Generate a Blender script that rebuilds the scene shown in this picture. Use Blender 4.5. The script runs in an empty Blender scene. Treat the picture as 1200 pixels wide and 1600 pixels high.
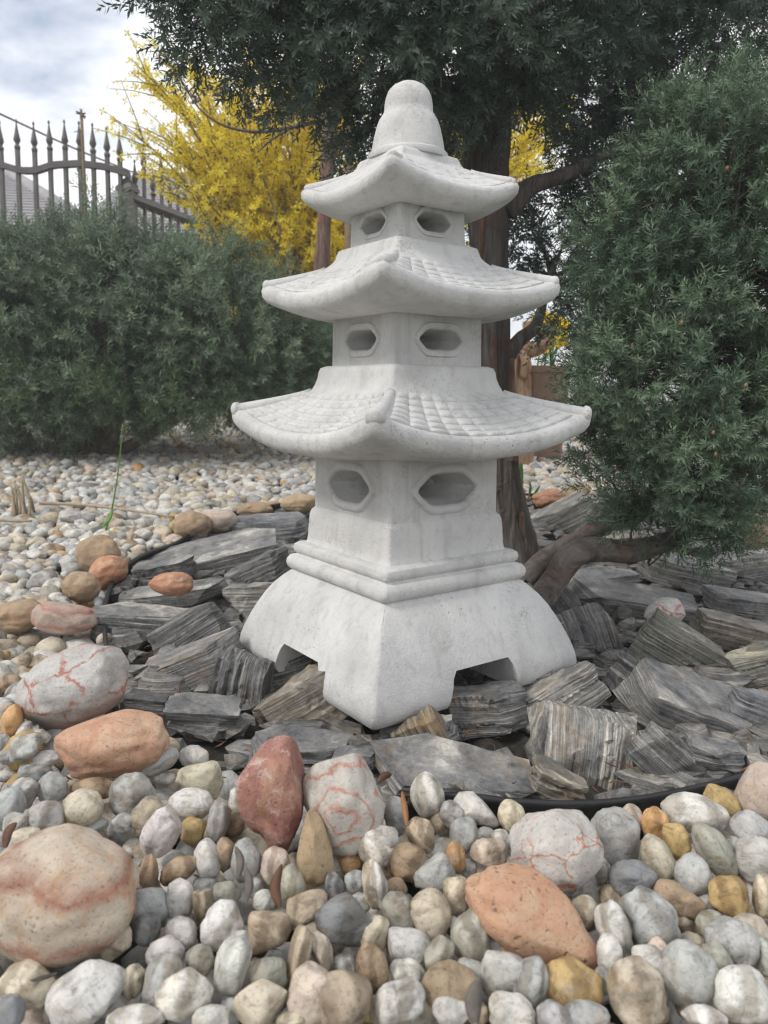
import bpy, bmesh, math
import numpy as np
from mathutils import Vector, Matrix, Quaternion, noise as mnoise

# ------------------------------------------------------------------ camera, sky, sun, exposure
S = bpy.context.scene
COL = S.collection
FPX, PITCH, ROLL, CAMZ = 1209.0, 0.154, 0.020, 0.443
cam_d = bpy.data.cameras.new('camera'); cam = bpy.data.objects.new('camera', cam_d); COL.objects.link(cam)
cam_d.sensor_fit = 'VERTICAL'; cam_d.sensor_height = 24.0; cam_d.lens = 24.0 * FPX / 1600.0
cam_d.clip_start = 0.02; cam_d.clip_end = 3000.0
cam.matrix_world = Matrix.Translation((0, 0, CAMZ)) @ Matrix.Rotation(math.pi/2 - PITCH, 4, 'X') @ Matrix.Rotation(ROLL, 4, 'Z')
cam_d.dof.use_dof = True; cam_d.dof.focus_distance = 1.12
cam_d.dof.aperture_fstop = cam_d.lens / 1000.0 / 0.0032
S.camera = cam

SUN_EL, SUN_AZ = math.radians(46), math.radians(-118)      # azimuth measured from +Y towards +X
w = bpy.data.worlds.new('World'); S.world = w; w.use_nodes = True
nt = w.node_tree; nt.nodes.clear()
def N(t, typ, **kw):
    n = t.nodes.new(typ)
    for k, v in kw.items():
        if k in n.inputs.keys(): n.inputs[k].default_value = v
        else: setattr(n, k, v)
    return n
sky = N(nt, 'ShaderNodeTexSky', sky_type='NISHITA', sun_disc=False, sun_elevation=SUN_EL, sun_rotation=SUN_AZ)
bg1 = N(nt, 'ShaderNodeBackground', Strength=0.10); bg2 = N(nt, 'ShaderNodeBackground')
tc = N(nt, 'ShaderNodeTexCoord'); mp = N(nt, 'ShaderNodeMapping'); mp.inputs['Scale'].default_value = (1.0, 1.0, 2.4)
mp.inputs['Location'].default_value = (0.35, 0.1, 0.62)
n1 = N(nt, 'ShaderNodeTexNoise', Scale=2.3, Detail=7.0, Roughness=0.55, Distortion=0.25)
n2 = N(nt, 'ShaderNodeTexNoise', Scale=3.1, Detail=6.0, Roughness=0.5)
r1 = N(nt, 'ShaderNodeMapRange', interpolation_type='SMOOTHSTEP'); r1.inputs['From Min'].default_value = 0.26; r1.inputs['From Max'].default_value = 0.50
rc = N(nt, 'ShaderNodeValToRGB')
rc.color_ramp.elements[0].position = 0.36; rc.color_ramp.elements[0].color = (0.66, 0.69, 0.76, 1)
rc.color_ramp.elements[1].position = 0.58; rc.color_ramp.elements[1].color = (0.99, 0.99, 1.0, 1)
bg2.inputs['Strength'].default_value = 1.08
mx = N(nt, 'ShaderNodeMixShader'); wo = N(nt, 'ShaderNodeOutputWorld')
L = nt.links.new
L(tc.outputs['Generated'], mp.inputs['Vector']); L(mp.outputs['Vector'], n1.inputs['Vector']); L(mp.outputs['Vector'], n2.inputs['Vector'])
L(n1.outputs['Fac'], r1.inputs['Value']); L(n2.outputs['Fac'], rc.inputs['Fac']); L(rc.outputs['Color'], bg2.inputs['Color'])
L(sky.outputs['Color'], bg1.inputs['Color']); L(r1.outputs['Result'], mx.inputs['Fac']); L(bg1.outputs[0], mx.inputs[1]); L(bg2.outputs[0], mx.inputs[2])
L(mx.outputs[0], wo.inputs['Surface'])

sun_d = bpy.data.lights.new('sun', 'SUN'); sun_d.energy = 1.5; sun_d.angle = math.radians(14); sun_d.color = (1.0, 0.95, 0.88)
sun = bpy.data.objects.new('sun', sun_d); COL.objects.link(sun)
sdir = Vector((math.sin(SUN_AZ)*math.cos(SUN_EL), math.cos(SUN_AZ)*math.cos(SUN_EL), math.sin(SUN_EL)))
sun.rotation_euler = (-sdir).to_track_quat('-Z', 'Y').to_euler(); sun.location = sdir * 20

S.view_settings.view_transform = 'Standard'; S.view_settings.look = 'None'
S.view_settings.gamma = 1.0; S.view_settings.use_curve_mapping = False
S.view_settings.exposure = 0.47
S.render.engine = 'CYCLES'
S.cycles.use_denoising = True; S.cycles.pixel_filter_type = 'BLACKMAN_HARRIS'; S.cycles.filter_width = 1.3; S.cycles.sample_clamp_indirect = 4.0
S.cycles.max_bounces = 8; S.cycles.transparent_max_bounces = 8

# ------------------------------------------------------------------ pixel <-> world
CF = np.array([0, math.cos(PITCH), -math.sin(PITCH)]); CU = np.array([0, math.sin(PITCH), math.cos(PITCH)]); CR = np.array([1.0, 0, 0])
CO = np.array([0, 0, CAMZ]); cr_, sr_ = math.cos(ROLL), math.sin(ROLL)
IR = cr_*CR + sr_*CU * 1.0        # image-right direction in the world
IU = cr_*CU - sr_*CR              # image-up direction in the world
def ray(px, py):
    x, y = px-600.0, py-800.0
    X, Y = cr_*x + sr_*y, -sr_*x + cr_*y
    return CF + CR*(X/FPX) - CU*(Y/FPX)
def at_y(px, py, Y):
    d = ray(px, py); return CO + d*(Y/d[1])
def at_z(px, py, z):
    d = ray(px, py); return CO + d*((z-CAMZ)/d[2])
def to_px(P):
    P = np.asarray(P, float) - CO
    d = P@CF; X = FPX*(P@CR)/d; Y = -FPX*(P@CU)/d
    return np.stack([600+cr_*X-sr_*Y, 800+sr_*X+cr_*Y], -1), d
def bed_z(y):
    """height of the gravel surface: level in front, rising gently behind the lantern"""
    y = np.asarray(y, float)
    return -0.02 + 0.075*np.clip(y-1.5, 0, 3.2)
def at_bed(px, py, up=0.0):
    z = -0.02
    for _ in range(30):
        d = ray(px, py)
        if d[2] > -0.01: return at_y(px, py, 4.5)
        P = CO + d*((z+up-CAMZ)/d[2]); z = 0.5*z + 0.5*float(bed_z(P[1]))
    return P

# ------------------------------------------------------------------ helpers
rng = np.random.default_rng(7)
def link(o, parent=None, label=None, cat=None, group=None, kind=None):
    COL.objects.link(o)
    if parent is not None: o.parent = parent
    if label: o['label'] = label
    if cat: o['category'] = cat
    if group: o['group'] = group
    if kind: o['kind'] = kind
    return o
def mesh_np(name, V, F, smooth=True, mat=None, attr=None):
    """V (n,3); F (m,3) or (m,4) arrays"""
    me = bpy.data.meshes.new(name)
    V = np.asarray(V, np.float32); F = np.asarray(F, np.int32); k = F.shape[1]
    me.vertices.add(len(V)); me.vertices.foreach_set('co', V.ravel())
    me.loops.add(F.size); me.loops.foreach_set('vertex_index', F.ravel())
    me.polygons.add(len(F)); me.polygons.foreach_set('loop_start', np.arange(0, F.size, k, dtype=np.int32))
    me.polygons.foreach_set('use_smooth', np.full(len(F), smooth))
    me.update(calc_edges=True)
    if attr is not None:
        for nm, A in attr.items():
            if A.ndim == 2:
                a = me.color_attributes.new(nm, 'FLOAT_COLOR', 'POINT'); a.data.foreach_set('color', np.c_[A, np.ones(len(A))].astype(np.float32).ravel())
            else:
                a = me.attributes.new(nm, 'FLOAT', 'POINT'); a.data.foreach_set('value', A.astype(np.float32))
    if mat: me.materials.append(mat)
    return me
def mesh_py(name, V, F, smooth=True, mat=None, sharp=None):
    me = bpy.data.meshes.new(name); me.from_pydata([tuple(map(float, v)) for v in V], [], [tuple(map(int, f)) for f in F]); me.update()
    me.polygons.foreach_set('use_smooth', np.full(len(me.polygons), smooth))
    if sharp is not None: me.set_sharp_from_angle(angle=math.radians(sharp))
    if mat: me.materials.append(mat)
    return me
def part(name, me, parent, kind=None, label=None):
    return link(bpy.data.objects.new(name, me), parent, kind=kind, label=label)
def thing(name, loc, label, cat, group=None, rot=None):
    o = bpy.data.objects.new(name, None); o.location = loc; o.empty_display_size = 0.05
    if rot is not None: o.rotation_euler = rot
    return link(o, None, label, cat, group)
def box_me(name, x0, x1, y0, y1, z0, z1, mat=None):
    V = [(x, y, z) for z in (z0, z1) for y in (y0, y1) for x in (x0, x1)]
    F = [(0,2,3,1),(4,5,7,6),(0,1,5,4),(2,6,7,3),(0,4,6,2),(1,3,7,5)]
    return mesh_py(name, V, F, False, mat)
def catmull(P, n):
    P = np.asarray(P, float); Q = np.vstack([2*P[0]-P[1], P, 2*P[-1]-P[-2]]); out = []
    for i in range(1, len(Q)-2):
        for t in np.linspace(0, 1, n, endpoint=False):
            a, b, c, d = Q[i-1], Q[i], Q[i+1], Q[i+2]
            out.append(0.5*((2*b)+(-a+c)*t+(2*a-5*b+4*c-d)*t*t+(-a+3*b-3*c+d)*t**3))
    out.append(P[-1]); return np.array(out)
def tube(P, R, seg=8, rough=0.0, rg=None, caps=True, sub=1):
    """tapered tube along a polyline; returns V, quads"""
    P = np.asarray(P, float); R = np.asarray(R, float)
    if sub > 1:
        Rn = np.interp(np.linspace(0, 1, (len(P)-1)*sub+1), np.linspace(0, 1, len(P)), R); P = catmull(P, sub); R = Rn
    T = np.gradient(P, axis=0); T /= np.linalg.norm(T, axis=1)[:, None]+1e-9
    u = np.cross(T[0], (0.31, 0.2, 0.93)); u /= np.linalg.norm(u)+1e-9
    V = []; ang = np.linspace(0, 2*math.pi, seg, endpoint=False)
    prof = np.ones(seg)
    if rough and rg is not None: prof = 1+rough*rg.normal(size=seg)
    for i in range(len(P)):
        u = u - T[i]*(u@T[i]); u /= np.linalg.norm(u)+1e-9; v = np.cross(T[i], u)
        rr = R[i]*prof
        if rough and rg is not None: prof = 0.9*prof+0.1*(1+rough*3.2*rg.normal(size=seg)); rr = R[i]*prof
        V.append(P[i] + (np.cos(ang)*rr)[:, None]*u + (np.sin(ang)*rr)[:, None]*v)
    V = np.vstack(V); F = []
    for i in range(len(P)-1):
        for j in range(seg):
            a = i*seg+j; b = i*seg+(j+1) % seg; F.append((a, b, b+seg, a+seg))
    if caps:
        n0 = len(V); V = np.vstack([V, P[0], P[-1]]); e = (len(P)-1)*seg
        for j in range(seg):
            F.append((j, n0, n0, (j+1) % seg)); F.append((e+(j+1) % seg, n0+1, n0+1, e+j))
    return V, F
def tubes_mesh(name, lst, mat, smooth=True):
    V = []; F = []; o = 0
    for v, f in lst:
        V.append(v); F += [tuple(dict.fromkeys(i+o for i in q)) for q in f]; o += len(v)
    return mesh_py(name, np.vstack(V), F, smooth, mat)
def ico(sub):
    bm = bmesh.new(); bmesh.ops.create_icosphere(bm, subdivisions=sub, radius=1.0)
    V = np.array([v.co[:] for v in bm.verts]); F = np.array([[v.index for v in f.verts] for f in bm.faces]); bm.free()
    return V, F

# ------------------------------------------------------------------ materials
def mat_new(name):
    m = bpy.data.materials.new(name); m.use_nodes = True; t = m.node_tree
    return m, t, t.nodes['Principled BSDF'], t.links.new
def ramp(t, stops, interp='LINEAR'):
    n = t.nodes.new('ShaderNodeValToRGB'); n.color_ramp.interpolation = interp; e = n.color_ramp.elements
    while len(e) < len(stops): e.new(0.5)
    for i, (p, c) in enumerate(stops):
        e[i].position = p; e[i].color = (c[0], c[1], c[2], 1) if hasattr(c, '__len__') else (c, c, c, 1)
    return n
def mixc(t, a, b, fac, mode='MIX'):
    n = t.nodes.new('ShaderNodeMix'); n.data_type = 'RGBA'; n.blend_type = mode
    for s, v in ((6, a), (7, b), (0, fac)):
        if isinstance(v, bpy.types.NodeSocket): t.links.new(v, n.inputs[s])
        elif hasattr(v, '__len__'): n.inputs[s].default_value = (v[0], v[1], v[2], 1)
        else: n.inputs[s].default_value = v
    return n.outputs[2]
def noise_n(t, vec, scale, detail=4, rough=0.55, dist=0.0, out='Fac'):
    n = N(t, 'ShaderNodeTexNoise', Scale=scale, Detail=detail, Roughness=rough, Distortion=dist)
    if vec is not None: t.links.new(vec, n.inputs['Vector'])
    return n.outputs[out]
def bump(t, b, h, strength, dist):
    n = N(t, 'ShaderNodeBump', Strength=strength, Distance=dist); t.links.new(h, n.inputs['Height']); t.links.new(n.outputs['Normal'], b.inputs['Normal'])
    return n
def objco(t, scale=None, rand=False):
    c = t.nodes.new('ShaderNodeTexCoord'); out = c.outputs['Object']
    if rand:
        oi = t.nodes.new('ShaderNodeObjectInfo'); m = N(t, 'ShaderNodeVectorMath', operation='SCALE'); m.inputs['Scale'].default_value = 37.0
        cx = t.nodes.new('ShaderNodeCombineXYZ'); t.links.new(oi.outputs['Random'], cx.inputs[0]); t.links.new(oi.outputs['Random'], cx.inputs[2])
        t.links.new(cx.outputs[0], m.inputs[0]); a = N(t, 'ShaderNodeVectorMath', operation='ADD')
        t.links.new(out, a.inputs[0]); t.links.new(m.outputs[0], a.inputs[1]); out = a.outputs[0]
    if scale:
        mp = t.nodes.new('ShaderNodeMapping'); mp.inputs['Scale'].default_value = scale; t.links.new(out, mp.inputs['Vector']); out = mp.outputs['Vector']
    return out
def m_math(t, op, a, b=None):
    n = N(t, 'ShaderNodeMath', operation=op)
    for i, v in enumerate((a, b)):
        if v is None: continue
        if isinstance(v, bpy.types.NodeSocket): t.links.new(v, n.inputs[i])
        else: n.inputs[i].default_value = v
    return n.outputs[0]

def make_concrete():
    m, t, b, l = mat_new('cast_concrete'); g = t.nodes.new('ShaderNodeNewGeometry'); v = g.outputs['Position']
    a = noise_n(t, v, 9, 5, 0.6); c = noise_n(t, v, 55, 6, 0.7); f = noise_n(t, v, 260, 3, 0.6)
    base = ramp(t, [(0.30, (0.44, 0.44, 0.43)), (0.50, (0.545, 0.54, 0.53)), (0.72, (0.63, 0.625, 0.61))]); l(a, base.inputs[0])
    sp = ramp(t, [(0.30, 0.62), (0.44, 1.0)]); l(c, sp.inputs[0])
    col = mixc(t, base.outputs[0], sp.outputs[0], 0.5, 'MULTIPLY')
    blotch = noise_n(t, v, 22, 8, 0.75, 0.6); br = ramp(t, [(0.50, 0.0), (0.62, 1.0)]); l(blotch, br.inputs[0])
    fr = ramp(t, [(0.48, 0.0), (0.56, 1.0)]); l(f, fr.inputs[0])
    k = m_math(t, 'MULTIPLY', br.outputs[0], fr.outputs[0]); k = m_math(t, 'MULTIPLY', k, 0.6)
    pm0 = ramp(t, [(0.46, 0.15), (0.60, 1.0)]); l(noise_n(t, v, 7, 4, 0.6), pm0.inputs[0]); k = m_math(t, 'MULTIPLY', k, pm0.outputs[0])
    ms_ = t.nodes.new('ShaderNodeMapping'); ms_.inputs['Scale'].default_value = (48, 48, 5); l(v, ms_.inputs['Vector'])
    st_ = ramp(t, [(0.52, 0.0), (0.70, 0.45)]); l(noise_n(t, ms_.outputs['Vector'], 1.0, 5, 0.65, 0.3), st_.inputs[0]); col = mixc(t, col, (0.33, 0.325, 0.30), st_.outputs[0])
    col = mixc(t, col, (0.25, 0.25, 0.24), k)
    l(col, b.inputs['Base Color']); b.inputs['Roughness'].default_value = 0.82
    vo = N(t, 'ShaderNodeTexVoronoi', Scale=95.0); l(v, vo.inputs['Vector']); vr = ramp(t, [(0.05, 0.0), (0.16, 1.0)]); l(vo.outputs['Distance'], vr.inputs[0])
    pm = ramp(t, [(0.55, 1.0), (0.62, 0.0)]); l(noise_n(t, v, 14, 3), pm.inputs[0])
    pit = m_math(t, 'MAXIMUM', vr.outputs[0], pm.outputs[0])
    pc_ = ramp(t, [(0.0, 0.42), (0.8, 1.0)]); l(pit, pc_.inputs[0]); cl_ = mixc(t, col, pc_.outputs[0], 0.8, 'MULTIPLY'); l(cl_, b.inputs['Base Color'])
    h = m_math(t, 'ADD', m_math(t, 'MULTIPLY', c, 0.9), m_math(t, 'MULTIPLY', f, 0.35)); h = m_math(t, 'ADD', h, m_math(t, 'MULTIPLY', pit, 0.5))
    bump(t, b, h, 0.8, 0.0030)
    return m
CONC = make_concrete()

def make_slate():
    m, t, b, l = mat_new('schist'); oi = t.nodes.new('ShaderNodeObjectInfo')
    v0 = objco(t, None, True)
    wv = N(t, 'ShaderNodeTexNoise', Scale=7.0, Detail=2.0); l(v0, wv.inputs['Vector'])
    sub = N(t, 'ShaderNodeVectorMath', operation='SCALE'); sub.inputs['Scale'].default_value = 0.007; l(wv.outputs['Color'], sub.inputs[0])
    ad = N(t, 'ShaderNodeVectorMath', operation='ADD'); l(v0, ad.inputs[0]); l(sub.outputs[0], ad.inputs[1])
    mp = t.nodes.new('ShaderNodeMapping'); mp.inputs['Scale'].default_value = (7, 7, 210); l(ad.outputs[0], mp.inputs['Vector'])
    lay = noise_n(t, mp.outputs['Vector'], 1.0, 5, 0.62); mp2 = t.nodes.new('ShaderNodeMapping'); mp2.inputs['Scale'].default_value = (12, 12, 700); l(ad.outputs[0], mp2.inputs['Vector'])
    fine = noise_n(t, mp2.outputs['Vector'], 1.0, 3, 0.6)
    g = ramp(t, [(0.28, (0.03, 0.032, 0.036)), (0.42, (0.105, 0.107, 0.11)), (0.54, (0.215, 0.21, 0.20)), (0.64, (0.52, 0.495, 0.44)), (0.8, (0.22, 0.205, 0.185))]); l(lay, g.inputs[0])
    fr = ramp(t, [(0.34, 0.4), (0.62, 1.25)]); l(fine, fr.inputs[0])
    col = mixc(t, g.outputs[0], fr.outputs[0], 0.75, 'MULTIPLY')
    du = ramp(t, [(0.42, 0.0), (0.66, 0.62)]); l(noise_n(t, v0, 34, 7, 0.75, 0.4), du.inputs[0]); col = mixc(t, col, (0.31, 0.305, 0.295), du.outputs[0])
    gr = ramp(t, [(0.36, 0.6), (0.6, 1.12)]); l(noise_n(t, v0, 170, 6, 0.8), gr.inputs[0]); col = mixc(t, col, gr.outputs[0], 0.7, 'MULTIPLY')
    col = mixc(t, col, oi.outputs['Color'], 0.9, 'MULTIPLY')
    ru = noise_n(t, v0, 16, 5, 0.65, 0.4); rr = ramp(t, [(0.54, 0.0), (0.70, 1.0)]); l(ru, rr.inputs[0])
    rust = m_math(t, 'MULTIPLY', rr.outputs[0], m_math(t, 'SUBTRACT', 1.0, oi.outputs['Alpha'])); rust = m_math(t, 'MULTIPLY', rust, m_math(t, 'ADD', lay, 0.35))
    col = mixc(t, col, (0.30, 0.185, 0.075), rust)
    l(col, b.inputs['Base Color']); b.inputs['Roughness'].default_value = 0.55
    b.inputs['Specular IOR Level'].default_value = 0.45
    h = m_math(t, 'ADD', lay, m_math(t, 'MULTIPLY', fine, 0.5)); h = m_math(t, 'ADD', h, m_math(t, 'MULTIPLY', noise_n(t, v0, 120, 4), 0.35))
    bump(t, b, h, 0.85, 0.005)
    return m
SLATE = make_slate()

def pebble_nodes(name, use_attr):
    m, t, b, l = mat_new(name)
    if use_attr:
        a = t.nodes.new('ShaderNodeAttribute'); a.attribute_name = 'tint'; base = a.outputs['Color']
        g = t.nodes.new('ShaderNodeNewGeometry'); v = g.outputs['Position']; k = 1.0
    else:
        oi = t.nodes.new('ShaderNodeObjectInfo'); base = oi.outputs['Color']; g = t.nodes.new('ShaderNodeNewGeometry'); v = g.outputs['Position']; k = 1.0
    lo = noise_n(t, v, 48*k, 6, 0.68, 0.8); hi = noise_n(t, v, 240*k, 5, 0.75); big = noise_n(t, v, 15*k, 2)
    r = ramp(t, [(0.33, (0.42, 0.395, 0.36)), (0.47, (0.95, 0.945, 0.93)), (0.66, (1.22, 1.20, 1.15))]); l(lo, r.inputs[0])
    col = mixc(t, base, r.outputs[0], 0.8, 'MULTIPLY')
    tan = ramp(t, [(0.54, 0.0), (0.70, 0.55)]); l(noise_n(t, v, 30*k, 5, 0.65, 1.2), tan.inputs[0])
    col = mixc(t, col, (0.33, 0.23, 0.13), tan.outputs[0])
    sp = ramp(t, [(0.36, 0.35), (0.46, 1.0)]); l(hi, sp.inputs[0]); col = mixc(t, col, sp.outputs[0], 0.55, 'MULTIPLY')
    # thin pale or rusty veins
    vo = N(t, 'ShaderNodeTexVoronoi', feature='DISTANCE_TO_EDGE', Scale=22.0)
    dn = N(t, 'ShaderNodeTexNoise', Scale=30.0, Detail=3.0); l(v, dn.inputs['Vector'])
    sc = N(t, 'ShaderNodeVectorMath', operation='SCALE'); sc.inputs['Scale'].default_value = 0.05; l(dn.outputs['Color'], sc.inputs[0])
    ad = N(t, 'ShaderNodeVectorMath', operation='ADD'); l(v, ad.inputs[0]); l(sc.outputs[0], ad.inputs[1]); l(ad.outputs[0], vo.inputs['Vector'])
    vr = ramp(t, [(0.008, 1.0), (0.03, 0.0)]); l(vo.outputs['Distance'], vr.inputs[0]); vm = ramp(t, [(0.52, 0.0), (0.62, 0.6)]); l(big, vm.inputs[0])
    col = mixc(t, col, (0.36, 0.33, 0.30), m_math(t, 'MULTIPLY', vr.outputs[0], vm.outputs[0]))
    if not use_attr:
        ob = t.nodes.new('ShaderNodeTexCoord'); wv = N(t, 'ShaderNodeTexWave', Scale=0.55, Distortion=6.0, Detail=5.0); wv.inputs['Detail Scale'].default_value = 1.1; l(objco(t, (0.5, 0.7, 1.0), True), wv.inputs['Vector'])
        wr_ = ramp(t, [(0.25, (0.62, 0.58, 0.52)), (0.6, (1.0, 1.0, 1.0)), (0.9, (1.15, 1.13, 1.1))]); l(wv.outputs['Fac'], wr_.inputs[0])
        mk = ramp(t, [(0.45, 0.15), (0.62, 0.85)]); l(oi.outputs['Random'], mk.inputs[0]); col = mixc(t, col, wr_.outputs[0], mk.outputs[0], 'MULTIPLY')
    l(col, b.inputs['Base Color']); rg_ = ramp(t, [(0.3, 0.42), (0.7, 0.68)]); l(lo, rg_.inputs[0]); l(rg_.outputs[0], b.inputs['Roughness'])
    b.inputs['Specular IOR Level'].default_value = 0.4
    h = m_math(t, 'ADD', m_math(t, 'MULTIPLY', lo, 1.2), m_math(t, 'MULTIPLY', hi, 0.45)); bump(t, b, h, 0.75, 0.0030)
    return m
PEB = pebble_nodes('river_pebble', False); GRAV = pebble_nodes('gravel_pebble', True)

def cobble_mat(name, base, dark, band=None, vein=None, fleck=None, band_scale=26.0, pits=0.0, vein_scale=9.0, warm=None, rings=False):
    """granite-like cobble in its own local coordinates (object radius about 0.07)"""
    m, t, b, l = mat_new(name); v = objco(t)
    lo = noise_n(t, v, 38, 6, 0.68, 0.6); hi = noise_n(t, v, 300, 5, 0.8); mid = noise_n(t, v, 90, 6, 0.75)
    r = ramp(t, [(0.32, dark), (0.62, base)]); l(lo, r.inputs[0]); col = r.outputs[0]
    if warm:
        wr = ramp(t, [(0.48, 0.0), (0.66, 0.8)]); l(noise_n(t, v, 24, 6, 0.7, 1.0), wr.inputs[0]); col = mixc(t, col, warm, wr.outputs[0])
    if band:
        wv = N(t, 'ShaderNodeTexWave', wave_type='RINGS' if rings else 'BANDS', bands_direction='Z', rings_direction='Y', wave_profile='SAW', Scale=band_scale, Distortion=7.0 if rings else 4.0, Detail=4.0)
        wv.inputs['Detail Scale'].default_value = 2.2 if rings else 1.4; l(v, wv.inputs['Vector'])
        br = ramp(t, [(0.46, 0.0), (0.62, 0.85), (0.78, 0.35), (0.9, 0.0)]); l(wv.outputs['Fac'], br.inputs[0])
        bm_ = ramp(t, [(0.36, 0.3), (0.50, 1.0)] if rings else [(0.32, 0.3), (0.50, 1.0)]); l(mid, bm_.inputs[0])
        col = mixc(t, col, band, m_math(t, 'MULTIPLY', br.outputs[0], bm_.outputs[0]))
    if vein:
        dn = N(t, 'ShaderNodeTexNoise', Scale=26.0, Detail=5.0, Roughness=0.65); l(v, dn.inputs['Vector'])
        sc = N(t, 'ShaderNodeVectorMath', operation='SCALE'); sc.inputs['Scale'].default_value = 0.035; l(dn.outputs['Color'], sc.inputs[0])
        ad = N(t, 'ShaderNodeVectorMath', operation='ADD'); l(v, ad.inputs[0]); l(sc.outputs[0], ad.inputs[1])
        vo = N(t, 'ShaderNodeTexVoronoi', feature='DISTANCE_TO_EDGE', Scale=vein_scale); l(ad.outputs[0], vo.inputs['Vector'])
        vr = ramp(t, [(0.012, 1.0), (0.045, 0.0)]); l(m_math(t, 'ADD', vo.outputs['Distance'], m_math(t, 'MULTIPLY', m_math(t, 'SUBTRACT', noise_n(t, v, 85, 6, 0.8), 0.47), 0.16)), vr.inputs[0])
        vm = ramp(t, [(0.38, 0.15), (0.52, 0.95)]); l(noise_n(t, v, 16, 2), vm.inputs[0])
        col = mixc(t, col, vein, m_math(t, 'MULTIPLY', vr.outputs[0], vm.outputs[0]))
    if fleck:
        fr = ramp(t, [(0.52, 0.0), (0.62, 0.8)]); l(noise_n(t, v, 48, 8, 0.82, 0.3), fr.inputs[0]); col = mixc(t, col, fleck, fr.outputs[0])
    sp = ramp(t, [(0.36, 0.25), (0.45, 1.0)]); l(hi, sp.inputs[0]); col = mixc(t, col, sp.outputs[0], 0.65, 'MULTIPLY')
    h = m_math(t, 'ADD', m_math(t, 'MULTIPLY', mid, 1.0), m_math(t, 'MULTIPLY', hi, 0.5))
    if pits:
        vo2 = N(t, 'ShaderNodeTexVoronoi', Scale=120.0); l(v, vo2.inputs['Vector']); pr = ramp(t, [(0.12, 0.0), (0.30, 1.0)]); l(vo2.outputs['Distance'], pr.inputs[0])
        pm = ramp(t, [(0.50, 1.0), (0.58, 0.0)]); l(noise_n(t, v, 60, 3), pm.inputs[0]); pt = m_math(t, 'MAXIMUM', pr.outputs[0], pm.outputs[0])
        h = m_math(t, 'ADD', h, m_math(t, 'MULTIPLY', pt, pits))
        pc = ramp(t, [(0.0, 0.45), (0.7, 1.0)]); l(pt, pc.inputs[0]); col = mixc(t, col, pc.outputs[0], 0.7, 'MULTIPLY')
    l(col, b.inputs['Base Color']); b.inputs['Roughness'].default_value = 0.72; b.inputs['Specular IOR Level'].default_value = 0.3
    bump(t, b, h, 0.65, 0.003)
    return m

def simple_mat(name, c1, c2, scale=30.0, rough=0.7, bstr=0.3, bdist=0.002, stretch=None, spec=0.4, metallic=0.0):
    m, t, b, l = mat_new(name); v = objco(t, stretch); n = noise_n(t, v, scale, 5, 0.65, 0.3)
    r = ramp(t, [(0.32, c1), (0.68, c2)]); l(n, r.inputs[0]); l(r.outputs[0], b.inputs['Base Color'])
    b.inputs['Roughness'].default_value = rough; b.inputs['Specular IOR Level'].default_value = spec; b.inputs['Metallic'].default_value = metallic
    bump(t, b, n, bstr, bdist); return m
def bark_mat(name, cols, stretch, scale=1.0, bstr=0.9, bdist=0.01):
    m, t, b, l = mat_new(name); v = objco(t, stretch); n = noise_n(t, v, scale, 6, 0.7, 0.7); p = noise_n(t, objco(t), 14, 4, 0.6, 0.5)
    r = ramp(t, [(0.28, cols[0]), (0.48, cols[1]), (0.66, cols[2])]); l(n, r.inputs[0])
    pr = ramp(t, [(0.54, 0.0), (0.66, 0.65)]); l(p, pr.inputs[0]); col = mixc(t, r.outputs[0], cols[3], pr.outputs[0])
    l(col, b.inputs['Base Color']); b.inputs['Roughness'].default_value = 0.8; b.inputs['Specular IOR Level'].default_value = 0.25
    bump(t, b, m_math(t, 'ADD', n, m_math(t, 'MULTIPLY', pr.outputs[0], 0.4)), bstr, bdist); return m
def leaf_mat(name, c_dark, c_light, trans=0.25, rough=0.55):
    m, t, b, l = mat_new(name); a = t.nodes.new('ShaderNodeAttribute'); a.attribute_name = 'tint'
    r = ramp(t, [(0.0, c_dark), (1.0, c_light)]); l(a.outputs['Fac'], r.inputs[0]); l(r.outputs[0], b.inputs['Base Color'])
    b.inputs['Roughness'].default_value = rough; b.inputs['Specular IOR Level'].default_value = 0.35
    tr = t.nodes.new('ShaderNodeBsdfTranslucent'); l(r.outputs[0], tr.inputs['Color']); ms = t.nodes.new('ShaderNodeMixShader'); ms.inputs[0].default_value = trans
    l(b.outputs[0], ms.inputs[1]); l(tr.outputs[0], ms.inputs[2]); l(ms.outputs[0], t.nodes['Material Output'].inputs['Surface']); return m

SOIL = simple_mat('dark_soil', (0.018, 0.016, 0.014), (0.05, 0.044, 0.038), 60, 0.95, 0.8, 0.01)
LAND = simple_mat('garden_ground', (0.05, 0.06, 0.03), (0.13, 0.12, 0.08), 3, 0.95, 0.5, 0.02)
PLASTIC = simple_mat('black_plastic', (0.012, 0.012, 0.013), (0.022, 0.022, 0.024), 40, 0.45, 0.15, 0.002)
IRON = simple_mat('painted_iron', (0.085, 0.078, 0.076), (0.135, 0.125, 0.12), 25, 0.5, 0.2, 0.002)
BARK = bark_mat('juniper_bark', [(0.035, 0.03, 0.028), (0.12, 0.10, 0.088), (0.21, 0.195, 0.18), (0.15, 0.095, 0.075)], (46, 46, 3.5), 1.0, 1.0, 0.016)
BARK_RED = bark_mat('peeling_red_bark', [(0.05, 0.03, 0.025), (0.16, 0.095, 0.07), (0.27, 0.20, 0.16), (0.24, 0.10, 0.065)], (40, 40, 5.0))
BARK_LIMB = bark_mat('flaking_limb_bark', [(0.04, 0.033, 0.03), (0.15, 0.125, 0.11), (0.24, 0.215, 0.20), (0.20, 0.12, 0.09)], (22, 22, 22))
TWIG = simple_mat('twig', (0.06, 0.045, 0.035), (0.14, 0.11, 0.085), 60, 0.8, 0.4, 0.002)
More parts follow.
